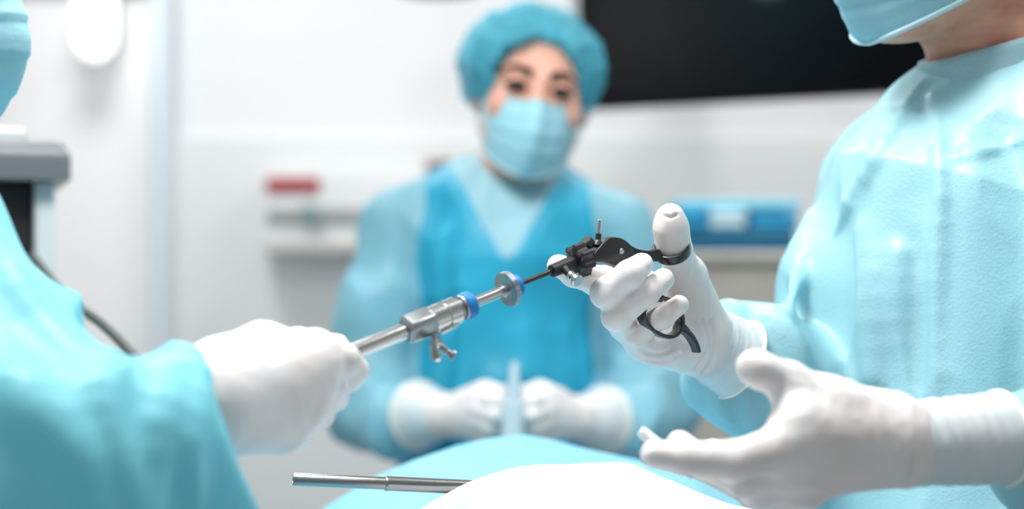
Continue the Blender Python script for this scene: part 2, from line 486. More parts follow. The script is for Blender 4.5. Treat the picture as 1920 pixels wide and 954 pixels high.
for (lx, ly) in CEIL_SPOTS:
    e = empty('ceiling_light', (lx, ly, 2.97), 'square white ceiling light panel, ' + CEIL_WHERE[(lx, ly)], 'ceiling light', 'ceiling light panels')
    box('frame', 'lamp_body', (lx, ly, 2.985), (0.66, 0.66, 0.028), e, 0.004)
    box('diffuser', 'panel_glow', (lx, ly, 2.966), (0.6, 0.6, 0.012), e, 0.003)

# ------------------------------------------------------------------ far background
# lit lamp on the wall above the door
e = empty('wall_lamp', P(180, 80, 4.0), 'bright white glowing lamp on the wall over the white door', 'lamp')
a, b = P(178, -60, 3.98), P(178, 112, 3.98)
sweep('lamp_tube', 'lamp_glow', [a + (b - a) * t for t in np.linspace(0, 1, 12)],
      [0.02, 0.045, 0.054] + [0.057] * 6 + [0.054, 0.045, 0.02], e, 20)
box('mount', 'lamp_body', (a + b) / 2 + np.array([0, 0.075, 0.02]), (0.09, 0.05, 0.22), e, 0.006)

# wall supply unit, left of the nurse
u0 = empty('wall_supply_unit', P(620, 470, 4.1), 'white wall supply unit with grey slot and red sticker', 'supply unit')
def rect(name, m, x0, y0, x1, y1, d, th, parent, bev=0.005):
    a, b = P(x0, y0, d), P(x1, y1, d)
    return box(name, m, ((a[0] + b[0]) / 2, d + th / 2, (a[2] + b[2]) / 2), (abs(b[0] - a[0]), th, abs(b[2] - a[2])), parent, bev)
rect('panel', 'unit_white', 492, 322, 1010, 472, 4.06, 0.1, u0)
rect('slot', 'unit_grey', 500, 390, 735, 416, 4.045, 0.02, u0)
rect('sticker', 'red_label', 499, 333, 598, 360, 4.05, 0.012, u0, 0.002)
rect('ledge', 'unit_ledge', 496, 452, 760, 474, 4.0, 0.06, u0)
lathe('valve_knob', 'knob_green', P(582, 403, 4.03), (0, -1, 0), [(0, 0.028), (0.02, 0.03), (0.03, 0.024), (0.032, 0)], u0, 24)
rect('rail', 'unit_grey', 740, 394, 1010, 410, 4.03, 0.03, u0)
bb = rect('specimen_box', 'brown', 798, 304, 860, 322, 4.07, 0.06, None)
tag(bb, 'small brown box seen just behind the shoulder of the masked woman', 'box')
rect('lid', 'brown', 796, 300, 862, 306, 4.065, 0.07, bb)

# theatre lamp head just above the frame
lc = P(820, -22, 3.2)
e = empty('theatre_lamp', lc, 'grey dome of a ceiling lamp peeping in above the masked woman', 'lamp')
lathe('dome', 'lamp_body', lc + np.array([0, 0, 0.06]), (0, 0, -1), [(-0.04, 0.0), (-0.03, 0.05), (0.0, 0.09), (0.04, 0.105), (0.05, 0.105), (0.056, 0.0)], e, 40)
lathe('light_face', 'lamp_dark', lc + np.array([0, 0, 0.012]), (0, 0, -1), [(0, 0.09), (0.02, 0.095), (0.022, 0)], e, 40)
sweep('arm', 'lamp_body', catmull([lc + np.array([0, 0, 0.1]), lc + np.array([0, 0.02, 0.3]), lc + np.array([0.05, 0.1, 0.96])], 8), 0.018, e)
# theatre lamp over the table (out of frame; gives the hot light on the sleeve)
tl = np.array(TL); td = np.array(TA) - tl; td /= np.linalg.norm(td)
e = empty('theatre_lamp', tl, 'large round theatre lamp hanging over the draped table', 'lamp')
lathe('dome', 'lamp_body', tl - td * 0.03, td, [(-0.09, 0.0), (-0.08, 0.12), (-0.04, 0.25), (0.0, 0.3), (0.015, 0.3), (0.016, 0.0)], e, 48)
sweep('arm', 'lamp_body', catmull([tl - td * 0.1, tl + np.array([-.1, 0.0, 0.4]), tl + np.array([0.0, 0.0, 0.77])], 8), 0.025, e)

# big black monitor, upper right
mc = P(1425, -20, 3.3)
mon = empty('monitor', mc, 'large black wall monitor with a dim teal scope picture', 'monitor')
MR = Matrix.Rotation(math.radians(-2.2), 3, 'Y') @ Matrix.Rotation(math.radians(-8), 3, 'Z')
def mloc(x, y, z): return np.array(mc) + np.array(MR @ Vector((x, y, z)))
box('casing', 'monitor_frame', mloc(0, 0, 0), (0.84, 0.05, 0.52), mon, 0.01, MR)
sc = box('screen', 'screen', mloc(0, -0.024, 0.0), (0.80, 0.006, 0.48), mon, 0.0, None)
sc.rotation_euler = MR.to_euler()
box('edge_strip', 'bezel', mloc(-0.432, 0.01, 0.0), (0.024, 0.06, 0.50), mon, 0.006, MR)
sweep('wall_arm', 'lamp_body', [mloc(0, 0.03, 0), mloc(0, 0.3, 0.05), np.array([mc[0], 4.18, mc[2] + 0.1])], 0.03, mon)

# supply cabinet with folded blue drapes, right background
cb = empty('supply_cabinet', (P(1400, 0, 3.2)[0], 3.35, 0), 'beige grey supply cabinet carrying folded blue drape packs', 'cabinet')
zt = P(0, 472, 3.05)[2]
cx = P(1400, 0, 3.2)[0]
box('body', 'cabinet', (cx, 3.35, (zt - 0.1) / 2 + 0.08), (0.62, 0.5, zt - 0.1), cb, 0.01)
box('top', 'cabinet', (cx, 3.34, zt - 0.012), (0.66, 0.54, 0.024), cb, 0.008)
for sx in (-1, 1):
    dd = box('door', 'cabinet', (cx + sx * 0.155, 3.092, zt / 2), (0.29, 0.02, zt - 0.28), cb, 0.006)
    sweep('handle', 'steel_dull', [np.array([cx + sx * 0.04, 3.07, zt / 2 + t]) for t in (-0.06, 0, 0.06)], 0.006, dd)
    for sy in (-1, 1):
        box('foot', 'cart_dark', (cx + sx * 0.26, 3.35 + sy * 0.2, 0.045), (0.05, 0.05, 0.09), cb, 0.008)
def pack(m, x0, y0, x1, y1, d, th, label):
    a, b = P(x0, y0, d), P(x1, y1, d)
    c = np.array([(a[0] + b[0]) / 2, d + th / 2, (a[2] + b[2]) / 2]); s = np.array([b[0] - a[0], th, a[2] - b[2]]) / 2
    e = empty('drape_pack', c - np.array([0, 0, s[2]]), label, 'drape pack', 'folded drape packs on the cabinet')
    n = max(1, int(round(s[2] * 2 / 0.022)))
    for i in range(n):            # the folded layers
        zc = c[2] - s[2] + (i + 0.5) * 2 * s[2] / n
        box('fold', m, (c[0] + random.uniform(-.004, .004), c[1], zc), (2 * s[0], 2 * s[1], 2 * s[2] / n + 0.002), e, min(0.009, s[2] / n * 0.9))
    return e
pack('pack_dark', 1286, 428, 1496, 470, 3.14, 0.3, 'dark blue drape pack lying lowest on the beige cabinet')
pack('pack_blue', 1276, 392, 1330, 428, 3.13, 0.22, 'small bright blue drape pack at the left of the cabinet pile')
pack('pack_white', 1332, 394, 1402, 428, 3.14, 0.2, 'pale whitish drape pack in the middle of the cabinet pile')
pack('pack_blue', 1404, 400, 1496, 428, 3.15, 0.22, 'wide teal blue drape pack at the right of the cabinet pile')
pack('pack_pale', 1270, 374, 1502, 394, 3.16, 0.26, 'pale blue flat drape pack topmost on the cabinet pile')

# equipment cart, left
ct = empty('equipment_cart', (P(133, 0, 1.6)[0], 1.6, 0), 'grey equipment cart with rounded top and dark front panel', 'equipment cart')
a, b = P(-330, 262, 1.6), P(133, 338, 1.6)
bm = bmesh.new(); bmesh.ops.create_cube(bm, size=1.0); sz = (b[0] - a[0], 0.34, a[2] - b[2])
bmesh.ops.scale(bm, vec=sz, verts=bm.verts)
bmesh.ops.bevel(bm, geom=[e_ for e_ in bm.edges if max(v.co.z for v in e_.verts) > 0 and abs(e_.verts[0].co.y - e_.verts[1].co.y) > 0.1 or (min(v.co.z for v in e_.verts) > 0)], offset=0.022, segments=6, affect='EDGES', profile=0.5)
o = link('top_shelf', bm_mesh(bm, 'top_shelf'), 'cart_grey'); o.location = ((a[0] + b[0]) / 2, 1.6 + 0.17, (a[2] + b[2]) / 2)
o.parent = ct; bpy.context.view_layer.update(); o.matrix_parent_inverse = ct.matrix_world.inverted()
zs = b[2]
box('top_plate', 'cart_light', ((a[0] + b[0]) / 2 - 0.02, 1.78, a[2] + 0.006), (b[0] - a[0] - 0.05, 0.29, 0.018), ct, 0.007)
xp = P(99, 0, 1.62)[0]
box('post', 'cart_light', (xp, 1.64, (zs + 0.1) / 2), (0.023, 0.03, zs - 0.1), ct, 0.005)
box('post', 'cart_light', (a[0] + 0.03, 1.64, (zs + 0.1) / 2), (0.023, 0.03, zs - 0.1), ct, 0.005)
box('front_panel', 'cart_dark', ((a[0] + xp) / 2, 1.66, zs - 0.12), (xp - a[0] - 0.02, 0.03, 0.24), ct, 0.004)
box('body', 'cart_light', ((a[0] + xp) / 2, 1.78, (zs - 0.26) / 2 + 0.06), (xp - a[0], 0.26, zs - 0.38), ct, 0.008)
for sx in (a[0] + 0.03, xp):
    for sy in (1.66, 1.88):
        lathe('caster', 'cart_dark', (sx - 0.012, sy, 0.05), (1, 0, 0), [(0, 0.046), (0.004, 0.05), (0.02, 0.05), (0.024, 0.046)], ct, 24)
ct.rotation_euler.z = math.radians(21)
cbl = sweep('cable', 'cable', catmull([P(60, 480, 1.5), P(128, 560, 1.42), P(190, 606, 1.34), P(240, 655, 1.28), P(275, 705, 1.24), P(300, 800, 1.22), P(310, 1100, 1.25)], 10), 0.0048, None)
tag(cbl, 'dark grey hose running from the equipment cart behind the blue sleeve', 'cable')

# ------------------------------------------------------------------ table, drapes, loose tube
tb = empty('operating_table', (0.0, 1.3, 0), 'operating table hidden under the pale blue drape', 'operating table')
box('table_top', 'cart_dark', (0.0, 1.25, 0.90), (0.46, 0.80, 0.07), tb, 0.015)
box('pedestal', 'steel_dull', (0.0, 1.3, 0.46), (0.2, 0.3, 0.82), tb, 0.02)
box('base', 'cart_light', (0.0, 1.3, 0.04), (0.44, 0.8, 0.08), tb, 0.02)
box('mattress', 'cart_grey', (0.0, 1.25, 0.965), (0.44, 0.78, 0.06), tb, 0.02)

def sheet(name, m, xs, ys, zf, parent=None, th=0.0025):
    X, Y = np.meshgrid(xs, ys, indexing='ij'); Z = zf(X, Y)
    nx, ny = X.shape
    top = np.stack([X, Y, Z], -1).reshape(-1, 3); bot = top - np.array([0, 0, th])
    V = np.concatenate([top, bot]); n = nx * ny
    idx = np.arange(n).reshape(nx, ny)
    q = np.stack([idx[:-1, :-1], idx[1:, :-1], idx[1:, 1:], idx[:-1, 1:]], -1).reshape(-1, 4)
    Q = [q, q[:, ::-1] + n]
    for e, fl in ((idx[:, 0], False), (idx[:, -1], True), (idx[0, :], True), (idx[-1, :], False)):
        s = np.stack([e[:-1], e[:-1] + n, e[1:] + n, e[1:]], -1)
        Q.append(s[:, ::-1] if not fl else s)
    return link(name, np_mesh(name, V, np.concatenate(Q)), m, parent)
def n2(X, Y, sx, sy, seed):
    return (vnoise(np.stack([X.ravel() * sx, Y.ravel() * sy, np.zeros(X.size) + 0.5], 1), seed) - 0.5).reshape(X.shape)
# ridge profile of the blue drape (photo silhouette at 1.34 m)
bx = [(420, 1150), (520, 1020), (600, 952), (650, 921), (700, 893), (770, 862), (850, 836), (915, 822), (980, 814), (1040, 823), (1110, 840), (1200, 861), (1300, 890), (1390, 935), (1435, 1010), (1458, 1150)]
bX = np.array([P(p, q, 1.34)[0] for p, q in bx]); bZ = np.array([P(p, q, 1.34)[2] for p, q in bx])
def blue_z(X, Y):
    base = np.interp(X, bX, bZ)
    back = np.clip((Y - 1.34) / 0.36, 0, 1) ** 2 * 0.16
    front = np.clip((1.34 - Y) / 0.5, 0, 1) ** 1.3 * 0.035
    wr = 0.010 * n2(X, Y, 14, 7, 3) + 0.006 * n2(X + Y * 0.6, Y, 30, 8, 5)
    env = np.clip((1.34 - Y) / 0.1, 0.25, 1)
    return base - back - front + wr * env - 0.004
xs = np.concatenate([np.linspace(bX[0], bX[-1], 150)])
o = sheet('surgical_drape', 'drape', xs, np.linspace(0.80, 1.72, 150), blue_z)
tag(o, 'pale blue surgical drape peaked over the operating table', 'drape')
# white cloth (photo silhouette at 1.0 m)
wx = [(640, 1120), (700, 1040), (760, 976), (800, 947), (835, 927), (878, 904), (930, 886), (985, 873), (1020, 870), (1060, 871), (1110, 868), (1165, 865), (1205, 876), (1230, 888), (1275, 908), (1325, 930), (1380, 948), (1440, 960), (1500, 985), (1560, 1040)]
wX = np.array([P(p, q, 0.99)[0] for p, q in wx]); wZ = np.array([P(p, q, 0.99)[2] for p, q in wx])
def white_z(X, Y):
    base = np.interp(X, wX, wZ)
    # soften the polyline
    for s in (-0.006, 0.006): base = base + np.interp(X + s, wX, wZ)
    base = base / 3
    back = np.clip((Y - 0.99) / 0.06, 0, 1) ** 2 * 0.05
    front = np.clip((0.99 - Y) / 0.3, 0, 1) ** 1.2 * 0.05
    return base - back - front + 0.006 * n2(X, Y, 16, 10, 8) * np.clip((0.99 - Y) / 0.05, 0.1, 1) + 0.0015 * n2(X, Y, 60, 30, 9)
o = sheet('white_cloth', 'white_cloth', np.linspace(wX[0], wX[-1], 160), np.linspace(0.78, 1.05, 60), white_z)
tag(o, 'white cloth heaped over the blue drape in front', 'cloth')
st = o
# loose steel tube poking out from under the white cloth
t0, t1, t2 = P(549, 898, 0.985), P(722, 906, 1.0), P(905, 909.5, 1.016)
tu = (t1 - t0) / np.linalg.norm(t1 - t0)
tt = empty('steel_tube', t1, 'thin stepped steel tube poking out from under the white cloth', 'tube')
L1 = np.linalg.norm(t1 - t0)
lathe('inner_tube', 'steel_tube', t0, tu, [(0.004, 0.0), (0.004, 0.0030), (0.0, 0.0034), (0.0, 0.0042), (0.0006, 0.0045), (L1 + 0.02, 0.0045)], tt, 32)
lathe('bore_shade_disc', 'bore_shade', t0, tu, [(0.0015, 0.0), (0.0015, 0.0036), (0.003, 0.0036)], tt, 24)  # dark disc just inside the tube mouth, painted as the shade of the hollow
lathe('outer_tube', 'steel_tube', t1, tu, [(0.0, 0.0046), (0.0, 0.0052), (0.0008, 0.0055), (0.002, 0.0055), (0.0022, 0.0052), (0.115, 0.0052), (0.115, 0.0)], tt, 32)

# ------------------------------------------------------------------ instruments
def yl(px): return 635.0 - 0.408 * (px - 724.0)
A0 = P(660, yl(660), D(660)); A1 = P(1060, yl(1060), D(1060))
U = (A1 - A0) / np.linalg.norm(A1 - A0)
def sx(px): return float(np.dot(P(px, yl(px), D(px)) - A0, U))     # place along the instrument axis
def ax(px): return A0 + U * sx(px)
_, UA, UB = frame_of(U)

tr = empty('trocar', ax(790), 'steel trocar with tap and blue seal gripped by the left gloved hand', 'trocar')
s0 = sx(560)
lathe('cannula', 'steel', A0, U, [(s0, 0.0048), (s0, 0.0054), (sx(768), 0.0054), (sx(775), 0.0050)], tr, 40)
# chamfered square block
bk0, bk1 = sx(757), sx(806)
def sq(t, s): 
    c = max(abs(math.cos(t - 0.5)), abs(math.sin(t - 0.5))); return min(1.0 / c, 1.16)
lathe('block', 'steel_dull', A0, U, [(bk0, 0.0064), (bk0 + 0.0022, 0.0082), (bk1 - 0.0015, 0.0086), (bk1, 0.0080)], tr, 64, sq)
c0 = sx(803)
lathe('housing', 'steel', A0, U, [(c0, 0.0084), (c0 + 0.0006, 0.0092), (sx(826), 0.0092), (sx(827), 0.0086), (sx(830), 0.0086), (sx(831), 0.0094), (sx(851), 0.0094), (sx(853), 0.0088), (sx(853), 0.005)], tr, 56)
lathe('seal_neck', 'steel_dull', A0, U, [(sx(852), 0.0066), (sx(860), 0.0066), (sx(861), 0.0084), (sx(864), 0.0086), (sx(865), 0.005)], tr, 48)
lathe('blue_seal', 'blue_rubber', A0, U, [(sx(864), 0.0045), (sx(864), 0.0086), (sx(866), 0.0093), (sx(872), 0.0096), (sx(879), 0.0092), (sx(881), 0.0084), (sx(881), 0.004)], tr, 48)
# tap below the housing
q0 = P(812, 618, D(812) - 0.006); q1 = P(822, 648, D(822) - 0.011)
lathe('tap_stem', 'steel_dull', q0, q1 - q0, [(0.0, 0.0030), (0.004, 0.0030), (0.005, 0.0024), (np.linalg.norm(q1 - q0), 0.0028)], tr, 24)
lathe('tap_body', 'steel', P(811, 642, D(820) - 0.014), P(836, 652, D(832) - 0.006) - P(811, 642, D(820) - 0.014), [(0, 0.0), (0.0004, 0.0028), (0.002, 0.0034), (0.0075, 0.0036), (0.009, 0.003), (0.0092, 0)], tr, 28)
q2 = P(851, 668, D(850) - 0.016)
Lq = np.linalg.norm(q2 - q1)
lathe('outlet', 'steel_dull', q1, q2 - q1, [(0.0, 0.0026), (Lq * 0.5, 0.0026), (Lq * 0.55, 0.0022), (Lq * 0.8, 0.0024), (Lq * 0.82, 0.0036), (Lq * 0.97, 0.0038), (Lq, 0.0034), (Lq, 0.0022), (Lq - 0.003, 0.0018), (Lq - 0.003, 0)], tr, 28)
lv = catmull([P(812, 636, D(812) - 0.015), P(813, 652, D(812) - 0.016), P(817, 671, D(815) - 0.016)], 6)
sweep('lever', 'steel_dull', lv, [0.0022 + 0.0014 * (i / (len(lv) - 1)) ** 2 for i in range(len(lv))], tr, 14)
lathe('lever_end', 'steel', P(812, 668, D(812) - 0.0165), P(826, 671, D(826) - 0.0165) - P(812, 668, D(812) - 0.0165), [(0, 0), (0, 0.002), (0.001, 0.003), (0.0045, 0.003), (0.0055, 0.002), (0.0055, 0)], tr, 20)
sweep('latch', 'steel', catmull([P(826, 622, D(826) - 0.008), P(842, 614, D(842) - 0.009), P(858, 606, D(858) - 0.008)], 5), [0.0022] * 11, tr, 12)

rd = empty('reducer_sleeve', ax(915), 'shiny steel sleeve with notched round flange and thin blue washer', 'reducer sleeve')
lathe('sleeve_tube', 'steel', A0, U, [(sx(866), 0.0037), (sx(940), 0.0037), (sx(941), 0.0046), (sx(946), 0.0046)], rd, 40)
lathe('flange', 'steel_dull', A0, U, [(sx(945), 0.0038), (sx(945), 0.0112), (sx(946), 0.0122), (sx(954), 0.0124), (sx(955), 0.0116), (sx(955), 0.003)], rd, 96,
      lambda t, s: 1 - 0.035 * (0.5 + 0.5 * math.cos(8 * t)) ** 3)
lathe('blue_washer', 'blue_rubber', A0, U, [(sx(955), 0.003), (sx(955), 0.0072), (sx(957), 0.0076), (sx(968), 0.0076), (sx(970), 0.0068), (sx(970), 0.002)], rd, 40)

# ---- grasping forceps with ringed handle
gf = empty('grasping_forceps', H(1130, 475), 'black ring handled grasping forceps held in the right gloved hand', 'forceps')
lathe('shaft', 'black_shaft', A0, U, [(sx(950), 0.0018), (sx(1052), 0.0020)], gf, 28)
lathe('barrel', 'black_plastic', A0, U, [(sx(1033), 0.0022), (sx(1033), 0.0040), (sx(1034), 0.0046), (sx(1072), 0.0050), (sx(1073), 0.0042), (sx(1084), 0.0042)], gf, 36)
lathe('rotation_wheel', 'black_plastic', A0, U, [(sx(1076), 0.0052), (sx(1077), 0.0088), (sx(1080), 0.0106), (sx(1096), 0.0110), (sx(1100), 0.0094), (sx(1101), 0.005)], gf, 84,
      lambda t, s: 1 + 0.16 * max(-0.75, math.cos(7 * t)) if True else 1)
lathe('neck', 'black_plastic', A0, U, [(sx(1095), 0.0056), (sx(1125), 0.0062)], gf, 32)
# screw with silver cap
k0 = H(1058, 503, -0.004); k1 = H(1068, 515, -0.010); k2 = H(1078, 523, -0.016)
ku = k2 - k1; ku = ku / np.linalg.norm(ku)
lathe('screw_stem', 'black_plastic', k0, k1 - k0, [(0, 0.0030), (np.linalg.norm(k1 - k0), 0.0026)], gf, 24)
lathe('screw_cap', 'steel', k1, ku, [(0, 0.0), (0, 0.0030), (0.0008, 0.0038), (0.0026, 0.0038), (0.003, 0.0035), (0.0034, 0.0038), (0.0054, 0.0046), (0.0058, 0.0042), (0.0062, 0.0046), (0.0085, 0.0046), (0.0092, 0.004), (0.0092, 0)], gf, 44)
# upper stub and post
lathe('side_knob', 'black_plastic', H(1112, 466, 0.004), H(1095, 449, 0.004) - H(1112, 466, 0.004), [(0, 0.0034), (0.004, 0.0034), (0.0045, 0.0048), (0.0085, 0.0050), (0.0092, 0.0044), (0.0092, 0)], gf, 32)
b0, b1, b2 = H(1120, 460), H(1122.5, 438), H(1124.5, 412)
lathe('post_collar', 'black_plastic', b0, b1 - b0, [(0, 0.0040), (0.003, 0.0030), (0.004, 0.0021), (np.linalg.norm(b1 - b0), 0.0021), (np.linalg.norm(b1 - b0), 0)], gf, 24)
lathe('contact_pin', 'steel', b1, b2 - b1, [(0, 0.0015), (np.linalg.norm(b2 - b1) - 0.0004, 0.0015), (np.linalg.norm(b2 - b1), 0.0011), (np.linalg.norm(b2 - b1), 0)], gf, 24)
HN = np.cross(H(1290, 500) - H(1090, 500), np.array([0, 0, 1.0])); HN /= np.linalg.norm(HN)
if HN[1] > 0: HN = -HN
def hs(pts, off=0.0): return [H(x, y) + HN * off for x, y in pts]
body_out = [(1108, 474), (1116, 464), (1126, 453), (1138, 445), (1147, 444), (1158, 446), (1167, 451), (1175, 458), (1181, 467), (1184, 476), (1184, 486), (1178, 494), (1166, 500), (1152, 500), (1140, 496), (1126, 492), (1112, 490), (1106, 482)]
slab('body', 'black_plastic', catmull(hs(body_out), 3, True), HN, 0.0105, gf, 0.0016)
lathe('pivot_pin', 'steel_dull', H(1157.5, 471) + HN * 0.0048, HN, [(0, 0.0021), (0.0006, 0.0021), (0.0010, 0.0017), (0.0010, 0)], gf, 28)
# thumb lever and its ring
lever_out = [(1176, 460), (1188, 465), (1202, 468.5), (1218, 469.5), (1232, 467), (1238, 480), (1232, 490), (1214, 488.5), (1198, 486), (1184, 486), (1176, 480)]
slab('thumb_lever', 'black_plastic', catmull(hs(lever_out), 3, True), HN, 0.0078, gf, 0.0014)
rcn = H(1260, 467, 0.0)
r_ax = H(1257, 420, -0.012) - H(1262, 470, 0.0); r_ax /= np.linalg.norm(r_ax)
r_ax = r_ax + np.array([-0.10, -0.22, 0.0]); r_ax /= np.linalg.norm(r_ax)
e1 = np.array([1.0, 0.25, -0.10]); e1 -= r_ax * np.dot(e1, r_ax); e1 /= np.linalg.norm(e1); e2 = np.cross(r_ax, e1)
if e2[1] > 0: e2 = -e2
ringp = [rcn + e1 * math.cos(t) * 0.0128 + e2 * math.sin(t) * 0.0120 for t in np.linspace(0, 2 * math.pi, 48, endpoint=False)]
sweep('thumb_ring', 'black_gloss', ringp, 1.0, gf, 16, True, flat=(0.0013, 0.0040), normal=r_ax)
# finger handle, little finger ring and tail
arm = catmull(hs([(1148, 490), (1172, 507), (1196, 527), (1218, 546), (1238, 560)]), 6)
sweep('finger_arm', 'black_plastic', arm, 1.0, gf, 16, flat=(0.0028, 0.0042), normal=HN)
rp = [(1239, 559), (1220, 563), (1207, 574), (1202, 589), (1207, 604), (1219, 617), (1235, 627), (1252, 631), (1266, 625), (1273, 612), (1275, 598), (1270, 582), (1258, 566)]
sweep('finger_ring', 'black_gloss', catmull(hs(rp), 5, True), 1.0, gf, 16, True, flat=(0.0016, 0.0048), normal=HN)
tl_ = catmull(hs([(1268, 615), (1279, 618), (1290, 627), (1299, 640), (1304, 652), (1306, 660)]), 6)
sweep('tail', 'black_gloss', tl_, [1.25 - 0.55 * (i / (len(tl_) - 1)) for i in range(len(tl_))], gf, 16, flat=(0.0021, 0.0045, 1), normal=HN)
slab('tail_web', 'black_plastic', hs([(1270, 602), (1277, 604), (1288, 617), (1297, 632), (1285, 622), (1270, 618)]), HN, 0.008, gf, 0.0008)

# ------------------------------------------------------------------ people: heads, masks, caps
def head_frame(c, yaw, pitch=0, roll=0, s=1.0):
    R = Matrix.Rotation(math.radians(yaw), 3, 'Z') @ Matrix.Rotation(math.radians(pitch), 3, 'X') @ Matrix.Rotation(math.radians(roll), 3, 'Y')
    return np.asarray(c, float), np.array(R), s
def hp(F, x, y, z): return F[0] + F[1] @ (np.array([x, y, z]) * F[2])
def head_items(F):
    s = F[2]; R = F[1]
    def e(c, r, k, op='+'): return el(hp(F, *c), np.array(r) * s, R, k, op)
    def c_(a, b, ra, rb, k, op='+'): return rc(hp(F, *a), hp(F, *b), ra * s, rb * s, k, op)
    it = [e((0, .018, .035), (.074, .094, .086), .02), e((0, -.030, -.028), (.062, .060, .084), .03),
          c_((0, -.03, -.075), (0, -.066, -.095), .040, .019, .03),
          c_((.052, .0, -.055), (.018, -.055, -.092), .020, .018, .03), c_((-.052, .0, -.055), (-.018, -.055, -.092), .020, .018, .03)]
    for sgn in (1, -1):
        it += [e((sgn * .040, -.055, -.026), (.024, .022, .020), .02), c_((sgn * .046, -.074, .024), (sgn * .013, -.083, .021), .006, .006, .014),
               e((sgn * .031, -.098, .001), (.018, .018, .013), .010, '-')]
    it += [c_((0, -.086, .010), (0, -.103, -.030), .007, .010, .010), e((.011, -.094, -.034), (.008, .010, .007), .006), e((-.011, -.094, -.034), (.008, .010, .007), .006),
           e((0, -.088, -.062), (.022, .010, .006), .008), e((0, -.087, -.071), (.019, .010, .006), .006)]
    for sgn in (1, -1):
        it += [e((sgn * .031, -.079, .001), (.0145, .0140, .0145), .004),              # lids
               e((sgn * .031, -.094, .0005), (.0135, .0115, .0058), .002, '-'),           # eye opening
               e((sgn * .077, .012, -.008), (.009, .017, .030), .008), e((sgn * .083, .008, -.006), (.006, .009, .018), .004, '-')]
    return it
def eyes(F, parent):
    for sgn in (1, -1):
        c = hp(F, sgn * .031, -.0785, .001); ax_ = F[1] @ np.array([0, -1.0, 0])
        r = .0130 * F[2]
        prof = [(-r, 0)] + [(-r * math.cos(t), r * math.sin(t)) for t in np.linspace(0.2, math.pi - 0.2, 16)] + [(r, 0)]
        o = lathe('eye', 'eye_white', c, ax_, prof, parent, 24)
        lathe('iris', 'eye_iris', c, ax_, [(r * 0.86, r * 0.54), (r * 1.01, r * 0.46), (r * 1.05, r * 0.2), (r * 1.06, 0)], o, 24)
def brows(F, parent, th=.0030):
    for sgn in (1, -1):
        p = catmull([hp(F, sgn * .013, -.0945, .0225), hp(F, sgn * .028, -.0905, .027), hp(F, sgn * .043, -.081, .026), hp(F, sgn * .054, -.069, .019)], 5)
        sweep('eyebrow', 'brow', p, [th * F[2] * (1.25 - 0.75 * i / (len(p) - 1)) for i in range(len(p))], parent, 10)
        p = catmull([hp(F, sgn * .0185, -.0905, .000), hp(F, sgn * .026, -.0945, .0055), hp(F, sgn * .036, -.0935, .0055), hp(F, sgn * .0455, -.0865, -.0005)], 5)
        sweep('eyelashes', 'brow', p, .0034 * F[2], parent, 8)
        p = catmull([hp(F, sgn * .0195, -.0900, -.001), hp(F, sgn * .028, -.0935, -.0052), hp(F, sgn * .037, -.0925, -.005), hp(F, sgn * .0455, -.0865, -.0005)], 5)
        sweep('eyelashes', 'brow', p, .0014 * F[2], parent, 8)
def face_mask(F, parent, m='mask', ztop=-.022, zbot=-.118, wrap=1.18):
    """pleated face mask wrapped round the lower face"""
    s = F[2]
    nu, nv = 41, 33
    pts = np.zeros((nv, nu, 3))
    for j in range(nv):
        v = j / (nv - 1)
        for i in range(nu):
            u = i / (nu - 1) * 2 - 1; th = u * wrap
            nose = max(0, 1 - abs(u) / 0.30); nose = nose * nose * (3 - 2 * nose)
            z = ztop * (1 - v) + zbot * v
            z += (0.006 * nose + 0.010 * abs(u) ** 1.2) * (1 - v) + 0.030 * abs(u) ** 1.6 * v
            # half widths of the mask shell at this height
            wx = .0705 - .010 * v * v; wy = .099 - 0.010 * abs(v - 0.35) - .012 * v ** 3
            pleat = 0.0022 * (((v * 4.0) % 1.0)) * (1 - abs(u) ** 3) * (1 if 0.16 < v < 0.86 else 0.2)
            f = 1 + 0.0
            x = math.sin(th) * (wx + pleat) / math.sin(1.18) * 0.97
            y = -math.cos(th) * (wy + .006 + pleat) + .012 * abs(u) ** 2
            bulge = 0.022 * nose * (1 - v) ** 0.5 * min(1, v + .45)
            y -= bulge + 0.006 * math.sin(math.pi * v) * (1 - u * u)
            pts[j, i] = hp(F, x, y, z)
    c0 = hp(F, 0, 0, -.06)
    inn = pts + (c0 - pts) * (0.0022 / 0.08)
    V = np.concatenate([pts.reshape(-1, 3), inn.reshape(-1, 3)]); n = nu * nv
    idx = np.arange(n).reshape(nv, nu)
    q = np.stack([idx[:-1, :-1], idx[1:, :-1], idx[1:, 1:], idx[:-1, 1:]], -1).reshape(-1, 4)
    Q = [q, q[:, ::-1] + n]
    for e_ in (idx[0, :], idx[-1, ::-1], idx[::-1, 0], idx[:, -1]):
        Q.append(np.stack([e_[:-1], e_[1:], e_[1:] + n, e_[:-1] + n], -1))
    o = link('face_mask', np_mesh('face_mask', V, np.concatenate(Q)), m, parent)
    sweep('mask_edge', 'mask_edge', list(pts[0]), 0.0022 * s, o, 8)
    sweep('mask_edge', 'mask_edge', list(pts[-1]), 0.0022 * s, o, 8)
    for col_, sgn in ((0, -1), (nu - 1, 1)):
        sweep('side_binding', 'mask_edge', list(pts[:, col_]), 0.0036 * s, o, 8)
        a, b = pts[1, col_], pts[-2, col_]
        sweep('ear_loop', 'mask_edge', catmull([a, hp(F, sgn * .083, .0, .012), hp(F, sgn * .087, .030, .0), hp(F, sgn * .084, .016, -.032), b], 6), 0.0013, o, 8)
    return o

